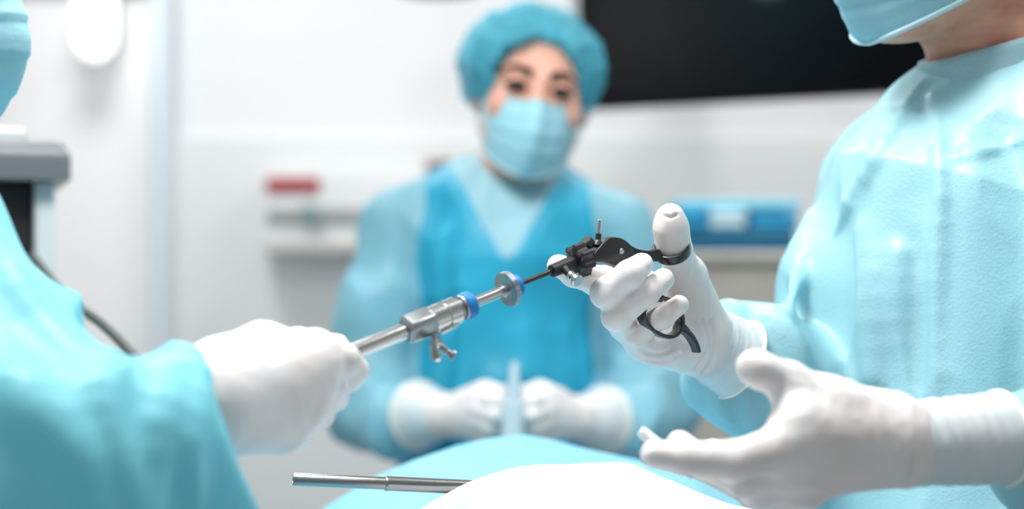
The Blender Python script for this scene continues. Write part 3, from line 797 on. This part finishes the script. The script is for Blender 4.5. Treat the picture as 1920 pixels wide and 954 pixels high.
def bouffant(F, parent, seed=1, small=1.0):
    R = F[1]; s = F[2]
    outer = [el(hp(F, -.008, .024, .040), np.array([.106, .118, .090]) * s, R), el(hp(F, 0, .085, -.01), np.array([.080, .065, .060]) * s, R, .05),
             el(hp(F, -.003, -.128, -.026), np.array([.088, .112, .108]) * s, R, .008, '-'),
             pl(hp(F, 0, 0, -.052), R @ np.array([0, 0.35, -1.0]), .02)]
    def fd(p):
        q = (p - F[0]) @ R
        return 0.010 * (vnoise(q * 34, seed) - .5) + 0.006 * (ridged(q * 62, seed + 3) - .5) + 0.004 * (ridged(q * np.array([120, 60, 60]), seed + 5) - .5)
    shell = lambda p: (lambda d: np.maximum(d, -(d + 0.005)))(ev(outer, p) - fd(p))
    lo, hi = bounds(outer)
    V, Q = solid(shell, lo - .012, hi + .012, 0.0027)
    o = link('bouffant_cap', np_mesh('bouffant_cap', V, Q), 'cap', parent)
    # elastic edge round the face
    band = []
    for t in np.linspace(-2.5, 2.5, 41):
        x = math.sin(t) * .077 - .003; z = .082 * math.cos(t) * (1 if abs(t) < 1.57 else .8) + (-.002)
        y = -.062 + .052 * abs(math.sin(t / 2)) ** 2 * 2 + (0 if abs(t) < 1.5 else .012 * (abs(t) - 1.5))
        band.append(hp(F, x, y, z))
    sweep('elastic_edge', 'cap_band', band, [0.0062 * s * (1 + .18 * math.sin(i * 2.3)) for i in range(41)], o, 10)
    hair = [el(hp(F, -.006, .024, .042), np.array([.092, .106, .082]) * s, R), el(hp(F, 0, .09, .0), np.array([.05, .04, .045]) * s, R, .03),
            el(hp(F, -.003, -.128, -.026), np.array([.089, .114, .112]) * s, R, .006, '-'), pl(hp(F, 0, 0, -.03), R @ np.array([0, .4, -1.0]), .01)]
    blob('hair', 'hair', hair, 0.004, parent, lambda p: 0.004 * (ridged(((p - F[0]) @ R) * np.array([90, 18, 50]), seed + 9) - .5))
    return o

def lower_body(root, cx, cy, ztop, yaw, sc_=1.0):
    """trousers and shoes under the gown"""
    R = np.array(Matrix.Rotation(math.radians(yaw), 3, 'Z'))
    for sgn in (1, -1):
        o = np.array([cx, cy, 0.0])
        hip = o + R @ np.array([sgn * .085, 0, ztop]); knee = o + R @ np.array([sgn * .09, -.01, ztop * .54]); ank = o + R @ np.array([sgn * .095, .02, .10])
        blob('trouser_leg', 'trousers', chain([hip, knee, ank], [.085, .07, .058], .02), 0.012, root, lambda p: .006 * (ridged(p * np.array([9, 9, 16]), 2) - .5))
        blob('shoe', 'shoe', [rc(o + R @ np.array([sgn * .095, .04, .055]), o + R @ np.array([sgn * .10, -.13, .038]), .045, .036, .02),
                              rc(o + R @ np.array([sgn * .095, .03, .09]), o + R @ np.array([sgn * .095, .02, .12]), .045, .045, .02), pl(o, (0, 0, -1), .004)], 0.008, root)

def glove_wrinkle(seed, amp=0.0006):
    return lambda p: amp * (ridged(p * 95, seed) - .6) + amp * 0.8 * (vnoise(p * 45, seed + 4) - .5)
def cuff(glove, pts, rad, seed=1, m='latex_cuff', rimr=0.0016, wr=0.03, name='cuff'):
    pp = catmull(pts, 10); n = len(pp)
    rr = list(np.interp(np.linspace(0, 1, n), np.linspace(0, 1, len(rad)), rad))
    rnd = np.random.RandomState(seed); ph = rnd.rand(8) * 6.28
    def wave(t, v):
        e_ = wr * (1.3 - v)
        return 1 + e_ * (0.5 * math.sin(2 * t + ph[0] + 9 * v) * math.sin(34 * v + 2 * math.sin(t + ph[1])) + 0.5 * math.sin(57 * v + ph[2] + 2.4 * math.sin(t + ph[3]))) + 0.012 * math.sin(3 * t + ph[4])
    o = sweep(name, m, pp, rr, glove, 48, False, False, wave=wave)
    # rolled rim
    t = pp[-1] - pp[-2]; t /= np.linalg.norm(t)
    me = o.data; vs = np.array([v.co for v in me.vertices])[-48:]
    sweep('rim', 'latex_rim', list(vs), rimr, o, 8, True)
    return o

# ------------------------------------------------------------------ person 1: the surgeon with the forceps (right)
pm = empty('person', (0.43, 1.2, 0), 'standing person in pale blue gown and mask working black forceps', 'person')
FM = head_frame(P(1765, -204, 1.17), -58, 3, 0, 1.04)
neck_m = [rc(hp(FM, 0, .02, -.06), P(1885, 75, 1.185), .052, .058, .02), rc(P(1885, 75, 1.185), P(1885, 190, 1.2), .058, .060, .02)]
Wr = H(1330, 645, .042); ElR = P(1545, 772, 1.215); ShR = P(1662, 342, 1.29)
WrL = P(1715, 830, .868); ElL = P(2150, 900, .95); ShL = P(2170, 330, 1.06)
body_m = head_items(FM) + neck_m + [
    rc(ShR, ShL, .035, .035, .03), rc(P(1890, 440, 1.21), P(1880, 760, 1.2), .095, .105, .04), rc(P(1880, 760, 1.2), P(1870, 1060, 1.2), .115, .13, .06),
    rc(ShR, ElR, .042, .036, .02), rc(ElR, Wr, .036, .024, .02), rc(ShL, ElL, .042, .036, .02), rc(ElL, P(1990, 850, .90), .034, .028, .02), rc(P(1990, 850, .90), P(1905, 826, .887), .026, .019, .02), rc(P(1905, 826, .887), WrL, .018, .015, .02)]
blob('body', 'skin_man', body_m, 0.0045, pm)
eyes(FM, pm); brows(FM, pm)
face_mask(FM, pm, 'mask', -.022, -.122, 1.02)
bouffant(FM, pm, 6)
# gown
gm = [rc(P(1895, 285, 1.215), P(1862, 385, 1.215), .080, .125, .05), rc(P(1862, 385, 1.215), P(1868, 700, 1.205), .125, .130, .06),
      rc(P(1868, 700, 1.205), P(1885, 1100, 1.2), .130, .160, .08), rc(P(1885, 1100, 1.2), np.array([.42, 1.2, .42]), .160, .20, .08),
      rc(P(1896, 222, 1.19), P(1890, 295, 1.21), .064, .080, .03),
      rc(P(1850, 250, 1.22), P(1670, 325, 1.28), .050, .046, .03), rc(P(1960, 220, 1.18), ShL, .06, .055, .05),
      rc(ShR, P(1592, 530, 1.245), .048, .055, .03), rc(P(1592, 530, 1.245), ElR, .055, .052, .03),
      rc(ShL, ElL, .058, .056, .04), rc(ElL, P(1990, 850, .90), .056, .046, .03), rc(P(1990, 850, .90), P(1905, 826, .887), .046, .026, .02), rc(P(1905, 826, .887), WrL, .024, .018, .01)]
slv = [rc(ElR, P(1480, 732, 1.185), .052, .050, .03), rc(P(1480, 732, 1.185), P(1425, 695, 1.16), .050, .042, .03),
       rc(P(1425, 695, 1.16), P(1345, 652, 1.122), .038, .020, .02), rc(P(1430, 775, 1.155), P(1330, 718, 1.135), .031, .0225, .02),
       rc(P(1440, 640, 1.165), P(1368, 600, 1.145), .030, .019, .02)]
gm.append(grp(slv, .012))
gm.append(pl((0, 0, .40), (0, 0, -1), .01))
base_m = list(gm)
def ridge(path, r, d0=0.95, d1=1.4, k=.006, op='+', sink=0.0):
    pts = [hit(base_m, x, y, d0, d1) + np.array([0, sink, 0]) for x, y in path]
    pts = catmull(pts, 3)
    n = len(pts)
    rr = [r * (0.35 + 0.65 * math.sin(math.pi * (i + .3) / (n - .4))) for i in range(n)]
    return grp([rc(pts[i], pts[i + 1], rr[i], rr[i + 1], .002) for i in range(n - 1)], k, op)
folds = [ridge([(1726, 165), (1695, 215), (1640, 300), (1595, 375), (1568, 430)], .0075, k=.010),
         ridge([(1752, 180), (1760, 320), (1757, 470), (1752, 640), (1748, 780)], .0042, k=.012),
         ridge([(1775, 300), (1840, 285), (1915, 262)], .0034, k=.008),
         ridge([(1620, 440), (1640, 560), (1640, 700)], .005, k=.02),
         ridge([(1690, 480), (1685, 600), (1700, 740)], .005, k=.02),
         ridge([(1520, 400), (1500, 500), (1478, 590)], .005, k=.014),
         ridge([(1395, 720), (1420, 790), (1432, 826)], .005, k=.010),
         ridge([(1430, 600), (1480, 640), (1500, 690)], .006, k=.012),
         ridge([(1340, 740), (1350, 760), (1362, 780)], .004, k=.008)]
gm = gm[:-1] + folds + [gm[-1]]
def fold_m(p):
    w = p - np.array([.42, 1.2, 1.3]); ang = np.arctan2(w[:, 1], w[:, 0])
    q = np.stack([ang * 2.2, w[:, 2] * 2.2, ang * 0 + 3.0], 1)
    low = np.clip((1.50 - p[:, 2]) / 0.30, 0, 1)
    return .013 * low * (ridged(q * np.array([1.7, 1.0, 1]), 4) - .5) + .006 * (vnoise(p * np.array([16, 16, 10]), 5) - .5) + .0045 * (ridged(p @ np.array([[22, 6, 0], [-6, 22, 8], [10, -14, 15]]).T, 7) - .55)
blob('gown', 'gown_pale', gm, 0.0036, pm, fold_m)
# standing collar of the gown
def collar_ring(parent, c, up, r0, r1, h, m='collar', fx=1.0, name='collar', tilt=None):
    u, a, b = frame_of(up)
    V = []; n = 56; lev = 7
    rings = []
    for j in range(lev):
        v = j / (lev - 1)
        rings.append([c + u * (h * v) + (a * math.cos(t) * fx + b * math.sin(t)) * (r0 + (r1 - r0) * v) * (1 + .02 * math.sin(5 * t + 3 * v)) for t in np.linspace(0, 2 * math.pi, n, endpoint=False)])
    for j in reversed(range(lev)):
        v = j / (lev - 1)
        rings.append([c + u * (h * v) + (a * math.cos(t) * fx + b * math.sin(t)) * ((r0 + (r1 - r0) * v) * (1 + .02 * math.sin(5 * t + 3 * v)) - .003) for t in np.linspace(0, 2 * math.pi, n, endpoint=False)])
    V = np.array(rings).reshape(-1, 3); idx = np.arange(len(V)).reshape(2 * lev, n); nx_ = np.roll(idx, -1, 1)
    i2 = np.roll(idx, -1, 0); n2_ = np.roll(nx_, -1, 0)
    Q = np.stack([idx, nx_, n2_, i2], -1).reshape(-1, 4)
    return link(name, np_mesh(name, V, Q), m, parent)
collar_ring(pm, P(1893, 158, 1.19), (-.30, -.10, 1.0), .074, .068, .038)

# right gloved hand round the forceps handle
def nail(tip, dip, out, w=.0052, l=.0062, k=.0012, up=.0068):
    ax_ = tip - dip; ax_ /= np.linalg.norm(ax_); out = out - ax_ * np.dot(out, ax_); out /= np.linalg.norm(out)
    sd = np.cross(ax_, out)
    return el(tip - ax_ * .001 + out * up, (w, l, .0016), np.stack([sd, ax_, out], 1), k)
mid = [H(1158, 565, .046), H(1136, 549, -.004), H(1180, 514, -.022), H(1203, 496, -.021)]
rng_ = [H(1172, 607, .044), H(1156, 592, -.004), H(1212, 549, -.022), H(1243, 524, -.020)]
pnk = [H(1205, 640, .040), H(1192, 624, .018), H(1243, 594, -.006), H(1274, 571, -.015)]
idx_ = [H(1185, 525, .046), H(1118, 526, .032), H(1076, 512, .022), H(1047, 498, .018)]
thm = [H(1286, 520, .024), H(1263, 464, .003), H(1258, 425, -.003), H(1256, 405, -.005)]
cam_out = np.array([0, -1.0, .25])
hand_r = [rc(Wr, H(1185, 525, .046), .0175, .0140, .010), rc(Wr, H(1158, 565, .046), .0175, .0135, .010), rc(Wr, H(1172, 607, .044), .0175, .0130, .010),
          rc(Wr, H(1205, 640, .040), .0175, .0135, .010), rc(H(1316, 615, .036), H(1286, 520, .026), .0215, .0155, .012),
          rc(H(1308, 658, .036), H(1228, 642, .034), .0195, .0150, .012), el(H(1245, 575, .050), (.022, .016, .024), None, .012),
          rc(Wr, P(1352, 660, 1.108), .0205, .0215, .01),
          grp(chain(idx_, [.0125, .0105, .0092, .0080]), .006),
          grp(chain(thm, [.0150, .0112, .0112, .0092], .008) + [nail(thm[3], thm[2], cam_out, .006, .007, .0015, .0066)], .008),
          grp(chain(mid, [.0120, .0108, .0094, .0083]) + [nail(mid[3], mid[2], cam_out)], .0040),
          grp(chain(rng_, [.0115, .0106, .0090, .0080]) + [nail(rng_[3], rng_[2], cam_out)], .0030),
          grp(chain(pnk, [.0110, .0095, .0080, .0069]) + [nail(pnk[3], pnk[2], cam_out, .0042, .005, .0012, .0058)], .0030)]
def crease(pts, r=.0012, k=.003):
    ps = catmull([hit(hand_r, x, y, .93, 1.2) for x, y in pts], 4)
    return grp([rc(ps[i], ps[i + 1], r, r, .001) for i in range(len(ps) - 1)], k, '-')
hand_r += [crease([(1200, 655), (1222, 664), (1250, 660), (1268, 645)]), crease([(1215, 676), (1245, 680), (1272, 664)]), crease([(1185, 610), (1196, 602), (1202, 590)]),
           crease([(1244, 404), (1256, 408), (1270, 402)], .0007, .002), crease([(1318, 600), (1328, 630), (1324, 665), (1306, 690)], .0014), crease([(1332, 602), (1342, 640), (1336, 676), (1318, 702)], .0014)]
gl = blob('glove', 'latex', hand_r, 0.00125, pm, glove_wrinkle(3, .0007))
cuff(gl, [H(1312, 632, .042), P(1346, 654, 1.108), P(1380, 674, 1.116)], [.0262, .0292, .0325], 2, 'latex_cuff', .0015)

# left gloved hand, held open low in front
def d2(px, off=0.0): return .832 + (px - 1300) * .00006 + off
def L2(px, py, off=0.0): return P(px, py, d2(px) + off)
W2 = P(1690, 835, .862)
hand_l = [rc(W2, L2(1500, 790, -.008), .019, .0170, .012), rc(W2, L2(1495, 832, -.010), .019, .0165, .012), rc(W2, L2(1490, 872, .0), .019, .0150, .012),
          rc(W2, L2(1500, 905, .012), .019, .0130, .012), rc(P(1660, 800, .862), L2(1560, 762, .006), .022, .0160, .014),
          rc(W2, P(1712, 832, .866), .0215, .0215, .01),
          grp(chain([L2(1560, 762, .006), L2(1478, 716, .004), L2(1424, 694, .002), L2(1412, 687, .002)], [.0155, .0112, .0098, .0092], .008), .012),
          grp(chain([L2(1495, 832, -.010), L2(1380, 862, -.016), L2(1290, 858, -.010), L2(1228, 852, -.004)], [.0150, .0112, .0096, .0084]), .008),
          grp(chain([L2(1490, 872, .0), L2(1390, 898, .008), L2(1310, 864, .028), L2(1274, 832, .040)], [.0140, .0108, .0094, .0084]), .006),
          grp(chain([L2(1500, 905, .012), L2(1420, 922, .022), L2(1372, 884, .044), L2(1336, 848, .056)], [.0125, .0102, .0092, .0082]), .006),
          grp(chain([L2(1515, 920, .014), L2(1450, 936, .030), L2(1420, 915, .052), L2(1400, 890, .064)], [.0105, .0088, .0080, .0072]), .006)]
def crease2(pts, r=.0014, k=.003):
    ps = catmull([hit(hand_l, x, y, .7, 1.0) for x, y in pts], 4)
    return grp([rc(ps[i], ps[i + 1], r, r, .001) for i in range(len(ps) - 1)], k, '-')
gl = blob('glove', 'latex', hand_l, 0.0016, pm, glove_wrinkle(8, .0007))
cuff(gl, [P(1664, 836, .859), P(1740, 830, .868), P(1810, 826, .876), P(1876, 822, .884)], [.0250, .0264, .0276, .0290], 5, 'latex_cuff', .0017, .035)

# small white-tipped pen between the fingers
pa, pb = P(1200, 806, .868), P(1300, 890, .862)
pe = empty('marker_pen', pb, 'slim pen with white tip held between the open gloved fingers', 'pen')
pu = pb - pa; pL = np.linalg.norm(pu)
lathe('cap', 'pen_white', pa, pu, [(0, 0), (0.0002, .0026), (.0012, .0034), (.013, .0037), (.013, 0)], pe, 24)
lathe('barrel', 'cart_grey', pa, pu, [(.0125, .0030), (pL, .0030), (pL, 0)], pe, 24)

# ------------------------------------------------------------------ person 2: the assistant gripping the trocar (left, near)
pa_ = empty('person', (-.45, .93, 0), 'partly seen masked person in blue gown gripping the steel trocar', 'person')
FA = head_frame(P(-240, -72, .95), 74, 2, 0, .98)
WrA = P(395, 745, .800); ElA = P(20, 900, .74); ShA = P(-240, 520, .84); ShB = P(-620, 430, 1.12)
body_a = head_items(FA) + [rc(hp(FA, 0, .02, -.06), P(-360, 300, .97), .052, .060, .03), rc(ShA, ShB, .045, .045, .05),
    rc(P(-400, 520, .97), P(-420, 900, .97), .11, .105, .06), rc(P(-420, 900, .97), P(-420, 1300, .97), .105, .12, .06),
    rc(ShA, ElA, .042, .034, .02), rc(ElA, WrA, .034, .024, .02), rc(ShB, P(-560, 900, 1.15), .04, .034, .02), rc(P(-560, 900, 1.15), P(-260, 1000, 1.1), .034, .026, .02)]
blob('body', 'skin', body_a, 0.005, pa_)
eyes(FA, pa_); brows(FA, pa_); face_mask(FA, pa_, 'mask'); bouffant(FA, pa_, 15)
cutn = P(455, 770, .805) - P(250, 845, .775)
sleeve_in = [rc(P(200, 860, .775), P(480, 765, .81), .034, .036, .01)]
ga = [rc(P(-400, 420, .97), P(-410, 620, .97), .10, .135, .06), rc(P(-410, 620, .97), P(-420, 1100, .97), .135, .15, .08), rc(P(-420, 1100, .97), np.array([-.46, .97, .42]), .15, .19, .08),
      rc(P(-380, 400, .97), ShA, .06, .072, .06), rc(P(-400, 360, .97), ShB, .06, .06, .06), rc(ShB, P(-560, 900, 1.15), .06, .055, .03), rc(P(-560, 900, 1.15), P(-260, 1000, 1.1), .055, .04, .03),
      rc(ShA, P(-95, 735, .795), .074, .076, .04), rc(P(-95, 735, .795), ElA, .076, .068, .03),
      grp([rc(ElA, P(180, 890, .765), .066, .060, .03), rc(P(180, 890, .765), P(345, 842, .79), .058, .050, .03),
           rc(P(345, 842, .79), P(480, 790, .81), .049, .046, .02), pl(P(398, 810, .795), cutn, .006)], .016)]
ga.append(grp([rc(P(300, 838, .785), P(520, 768, .815), .034, .037, .01)], .006, '-'))
base_m = list(ga)
ga += [ridge([(205, 700), (190, 780), (230, 880), (260, 950)], .009, .55, .95, .016), ridge([(330, 700), (300, 800), (290, 950)], .007, .55, .95, .016),
       ridge([(380, 700), (360, 830), (370, 950)], .006, .55, .95, .014), ridge([(20, 520), (90, 620), (160, 690)], .007, .55, .95, .016),
       ridge([(20, 720), (60, 780), (150, 860)], .008, .55, .95, .016), ridge([(120, 800), (150, 870), (180, 950)], .008, .55, .95, .014)]
ga.append(pl((0, 0, .40), (0, 0, -1), .01))
def fold_a(p):
    return .009 * (vnoise(p * np.array([11, 11, 9]), 25) - .5) + .012 * (ridged(p @ np.array([[14, 4, 8], [-4, 14, 8], [-10, -8, 13]]).T, 27) - .55)
blob('gown', 'gown', ga, 0.0042, pa_, fold_a)
collar_ring(pa_, P(-350, 300, .97), (.1, .0, 1.0), .072, .067, .045)
def A(px, py, off=0.0): return P(px, py, D(px) - .018 + off)
hand_a = [rc(WrA, A(588, 662, -.002), .021, .0150, .014), rc(WrA, A(590, 700, -.008), .021, .0150, .014), rc(WrA, A(570, 752, -.006), .021, .0150, .014),
          rc(P(400, 775, .802), A(530, 802, .002), .025, .0150, .014), rc(P(420, 700, .815), A(490, 655, .012), .022, .0150, .014),
          rc(WrA, P(345, 768, .79), .0235, .0235, .01),
          grp(chain([A(490, 655, .012), A(560, 652, .034), A(630, 652, .044)], [.0140, .0110, .0090], .008), .010),
          grp(chain([A(588, 662, -.002), A(645, 674, -.004), A(664, 694, .002), A(658, 711, .012)], [.0120, .0094, .0082, .0076]), .004),
          grp(chain([A(586, 702, -.006), A(614, 728, .004), A(626, 744, .022), A(590, 728, .040)], [.0130, .0098, .0086, .008]), .004),
          grp(chain([A(570, 752, -.006), A(594, 772, .006), A(582, 768, .032), A(545, 740, .046)], [.0130, .0102, .009, .008]), .007),
          grp(chain([A(530, 802, .002), A(556, 812, .012), A(545, 806, .034), A(515, 775, .044)], [.0125, .0096, .0085, .0075]), .007)]
gl = blob('glove', 'latex', hand_a, 0.0016, pa_, glove_wrinkle(31, .0004))
cuff(gl, [P(395, 748, .800), P(350, 768, .793), P(300, 788, .786)], [.0275, .029, .030], 9, 'latex_cuff', .0014)

# spectacles of the assistant
gs = []
for t in np.linspace(0, 2 * math.pi, 24, endpoint=False): gs.append(hp(FA, .033 + .023 * math.cos(t), -.108 + .010 * abs(math.cos(t)) * (1 if math.cos(t) > 0 else 0), .002 + .019 * math.sin(t)))
sp = empty('spectacles', hp(FA, 0, -.105, .005), 'thin dark framed spectacles above the mask at the left edge', 'spectacles')
sweep('rim', 'cart_dark', gs, .0016, sp, 8, True)
gs2 = [hp(FA, -.033 + .023 * math.cos(t), -.108 + .010 * abs(math.cos(t)) * (1 if math.cos(t) < 0 else 0), .002 + .019 * math.sin(t)) for t in np.linspace(0, 2 * math.pi, 24, endpoint=False)]
sweep('rim', 'cart_dark', gs2, .0016, sp, 8, True)
sweep('bridge', 'cart_dark', [hp(FA, -.010, -.108, .008), hp(FA, 0, -.112, .011), hp(FA, .010, -.108, .008)], .0016, sp, 8)
for sgn in (1, -1):
    sweep('temple', 'cart_dark', [hp(FA, sgn * .056, -.098, .008), hp(FA, sgn * .076, -.06, .008), hp(FA, sgn * .084, .02, .004)], .0016, sp, 8)

# ------------------------------------------------------------------ person 3: the nurse behind the table
pn = empty('person', (-.02, 2.1, 0), 'woman in blue bouffant cap, mask and gown standing behind the table', 'person')
FN = head_frame(P(1000, 176, 2.05), 4, 3, 9, 1.0)
ShNl, ElNl, WrNl = P(752, 432, 2.12), P(690, 745, 2.08), P(818, 778, 1.92)
ShNr, ElNr, WrNr = P(1150, 440, 2.12), P(1218, 750, 2.08), P(1090, 785, 1.92)
body_n = head_items(FN) + [rc(hp(FN, 0, .02, -.06), P(948, 350, 2.10), .047, .052, .03), rc(P(948, 350, 2.10), P(948, 420, 2.12), .055, .07, .03), rc(ShNl, ShNr, .04, .04, .05),
    rc(P(948, 480, 2.12), P(948, 760, 2.12), .10, .09, .06), rc(P(948, 760, 2.12), P(948, 1000, 2.12), .09, .12, .06),
    rc(ShNl, ElNl, .038, .032, .02), rc(ElNl, WrNl, .032, .022, .02), rc(ShNr, ElNr, .038, .032, .02), rc(ElNr, WrNr, .032, .022, .02)]
blob('body', 'skin', body_n, 0.0040, pn)
eyes(FN, pn); brows(FN, pn, .0040)
face_mask(FN, pn, 'mask', -.022, -.122)
bouffant(FN, pn, 1)
gn = [rc(P(948, 385, 2.11), P(948, 480, 2.11), .075, .118, .05), rc(P(948, 480, 2.11), P(945, 760, 2.11), .118, .118, .06), rc(P(945, 760, 2.11), P(945, 1000, 2.11), .118, .15, .08),
      rc(P(945, 1000, 2.11), np.array([-.02, 2.11, .42]), .15, .19, .08),
      rc(P(860, 385, 2.11), ShNl, .05, .052, .05), rc(P(1036, 385, 2.11), ShNr, .05, .052, .05),
      grp([rc(ShNl, P(712, 590, 2.10), .052, .058, .03), rc(P(712, 590, 2.10), ElNl, .058, .062, .03), rc(ElNl, P(740, 790, 1.98), .060, .050, .03), rc(P(740, 790, 1.98), WrNl, .042, .022, .02)], .018),
      grp([rc(ShNr, P(1192, 590, 2.10), .052, .058, .03), rc(P(1192, 590, 2.10), ElNr, .058, .062, .03), rc(ElNr, P(1170, 795, 1.98), .060, .050, .03), rc(P(1170, 795, 1.98), WrNr, .042, .022, .02)], .018),
      pl((0, 0, .40), (0, 0, -1), .01)]
def fold_n(p):
    w = p - np.array([-.02, 2.11, 1.2]); ang = np.arctan2(w[:, 1], w[:, 0])
    q = np.stack([ang * 3.2, w[:, 2] * 2.5, ang * 0 + 3.0], 1)
    return .014 * (ridged(q, 41) - .5) + .010 * (ridged(p @ np.array([[13, 3, 9], [-3, 14, 6], [-9, -6, 12]]).T, 44) - .55)
fnn = lambda p: ev(gn, p) - fold_n(p)
lo_, hi_ = bounds(gn)
V, Q = solid(fnn, lo_ - .012, hi_ + .012, 0.006)
fc = V[Q].mean(1)
zt_, zb_ = P(0, 345, 2.0)[2], P(0, 500, 2.0)[2]
xc_ = P(952, 0, 2.0)[0]
hw = (fc[:, 2] - zb_) / (zt_ - zb_) * .066
vsel = (np.abs(fc[:, 0] - xc_) < hw) & (fc[:, 1] < 2.11)
def submesh(V, Q):
    u_, inv = np.unique(Q, return_inverse=True); return V[u_], inv.reshape(Q.shape)
def soften_edge(V, Q, sel, it=14):
    """even out the seam line between two groups of faces"""
    E = np.sort(np.concatenate([Q[:, [0, 1]], Q[:, [1, 2]], Q[:, [2, 3]], Q[:, [3, 0]]]), 1); f_ = np.tile(sel, 4)
    key = E[:, 0].astype(np.int64) * len(V) + E[:, 1]
    a_ = np.unique(key[f_]); b_ = np.unique(key[~f_]); k_ = np.intersect1d(a_, b_)
    e_ = np.stack([k_ // len(V), k_ % len(V)], 1); vs = np.unique(e_)
    for _ in range(it):
        n_ = np.bincount(e_.ravel(), minlength=len(V)); sm = np.zeros_like(V)
        for c in range(3): sm[:, c] = np.bincount(e_[:, 0], V[e_[:, 1], c], len(V)) + np.bincount(e_[:, 1], V[e_[:, 0], c], len(V))
        V[vs] = 0.5 * V[vs] + 0.5 * sm[vs] / n_[vs][:, None]
soften_edge(V, Q, vsel)
sel_s = [(ev([gn[i_]], fc) < ev(gn[:4], fc) + .006) & ~vsel for i_ in (6, 7)]
for q_ in sel_s: soften_edge(V, Q, q_)
g_ = link('gown', np_mesh('gown', *submesh(V, Q[~vsel & ~sel_s[0] & ~sel_s[1]])), 'gown_deep', pn)
for q_ in sel_s: link('sleeve', np_mesh('sleeve', *submesh(V, Q[q_])), 'gown_sleeve', g_)
link('neck_panel', np_mesh('neck_panel', *submesh(V, Q[vsel])), 'vpanel', g_)
collar_ring(pn, P(950, 362, 2.10), (.04, -.05, 1.0), .066, .060, .03, 'vpanel')
def nurse_hand(sgn, Wn, seed):
    cx_ = 962
    def X(dx, py, d): return P(cx_ + sgn * dx, py, d)
    it = [rc(Wn, X(66, 742, 1.86), .024, .014, .012), rc(Wn, X(64, 766, 1.85), .024, .014, .012), rc(Wn, X(66, 790, 1.855), .024, .0135, .012), rc(Wn, X(74, 808, 1.87), .022, .012, .012),
          rc(Wn, X(112 if sgn < 0 else 118, 780, 1.91), .025, .026, .01),
          grp(chain([X(84, 748, 1.875), X(50, 730, 1.86), X(22, 733, 1.845)], [.014, .0105, .0085], .008), .01),
          grp(chain([X(66, 742, 1.86), X(38, 752, 1.83), X(16, 758, 1.838)], [.012, .0095, .008]), .006),
          grp(chain([X(64, 766, 1.85), X(36, 778, 1.825), X(14, 778, 1.84)], [.012, .0098, .008]), .005),
          grp(chain([X(66, 790, 1.855), X(42, 800, 1.835), X(20, 796, 1.85)], [.0115, .0095, .008]), .005),
          grp(chain([X(74, 808, 1.87), X(54, 816, 1.855), X(34, 812, 1.862)], [.0105, .0085, .0072]), .005)]
    g = blob('glove', 'latex', it, 0.0028, pn, glove_wrinkle(seed, .001))
    return g
g1 = nurse_hand(-1, P(836, 778, 1.905), 51); g2 = nurse_hand(1, P(1082, 784, 1.905), 57)
cuff(g1, [P(842, 778, 1.905), P(812, 778, 1.925), P(785, 778, 1.95)], [.0258, .037, .046], 12, 'latex_cuff', .0022)
cuff(g2, [P(1076, 784, 1.905), P(1106, 786, 1.925), P(1130, 788, 1.95)], [.0258, .037, .046], 14, 'latex_cuff', .0022)
# plastic syringe held in her hands
sy0, sy1 = P(960, 830, 1.82), P(965, 678, 1.835)
sy = empty('syringe', sy0, 'pale translucent plastic syringe held upright in both gloved hands', 'syringe')
su = sy1 - sy0; sL = np.linalg.norm(su)
lathe('barrel', 'syringe', sy0, su, [(-.01, .0), (-.01, .0145), (sL * .45, .0150), (sL * .5, .0140), (sL * .52, .008), (sL * .52, 0)], sy, 32)
lathe('tip', 'syringe', sy0, su, [(sL * .5, .0085), (sL * .72, .0075), (sL * .9, .0055), (sL, .004), (sL, 0)], sy, 24)
lathe('flange', 'syringe', sy0, su, [(-.004, .0), (-.004, .022), (0.0, .023), (.003, .022), (.003, 0)], sy, 32)
lathe('plunger', 'syringe', sy0, su, [(-.07, 0), (-.07, .014), (-.066, .014), (-.065, .005), (-.008, .005)], sy, 24)

lower_body(pm, .43, 1.2, .80, -58); lower_body(pa_, -.46, .97, .74, 72); lower_body(pn, -.02, 2.11, .76, 0)
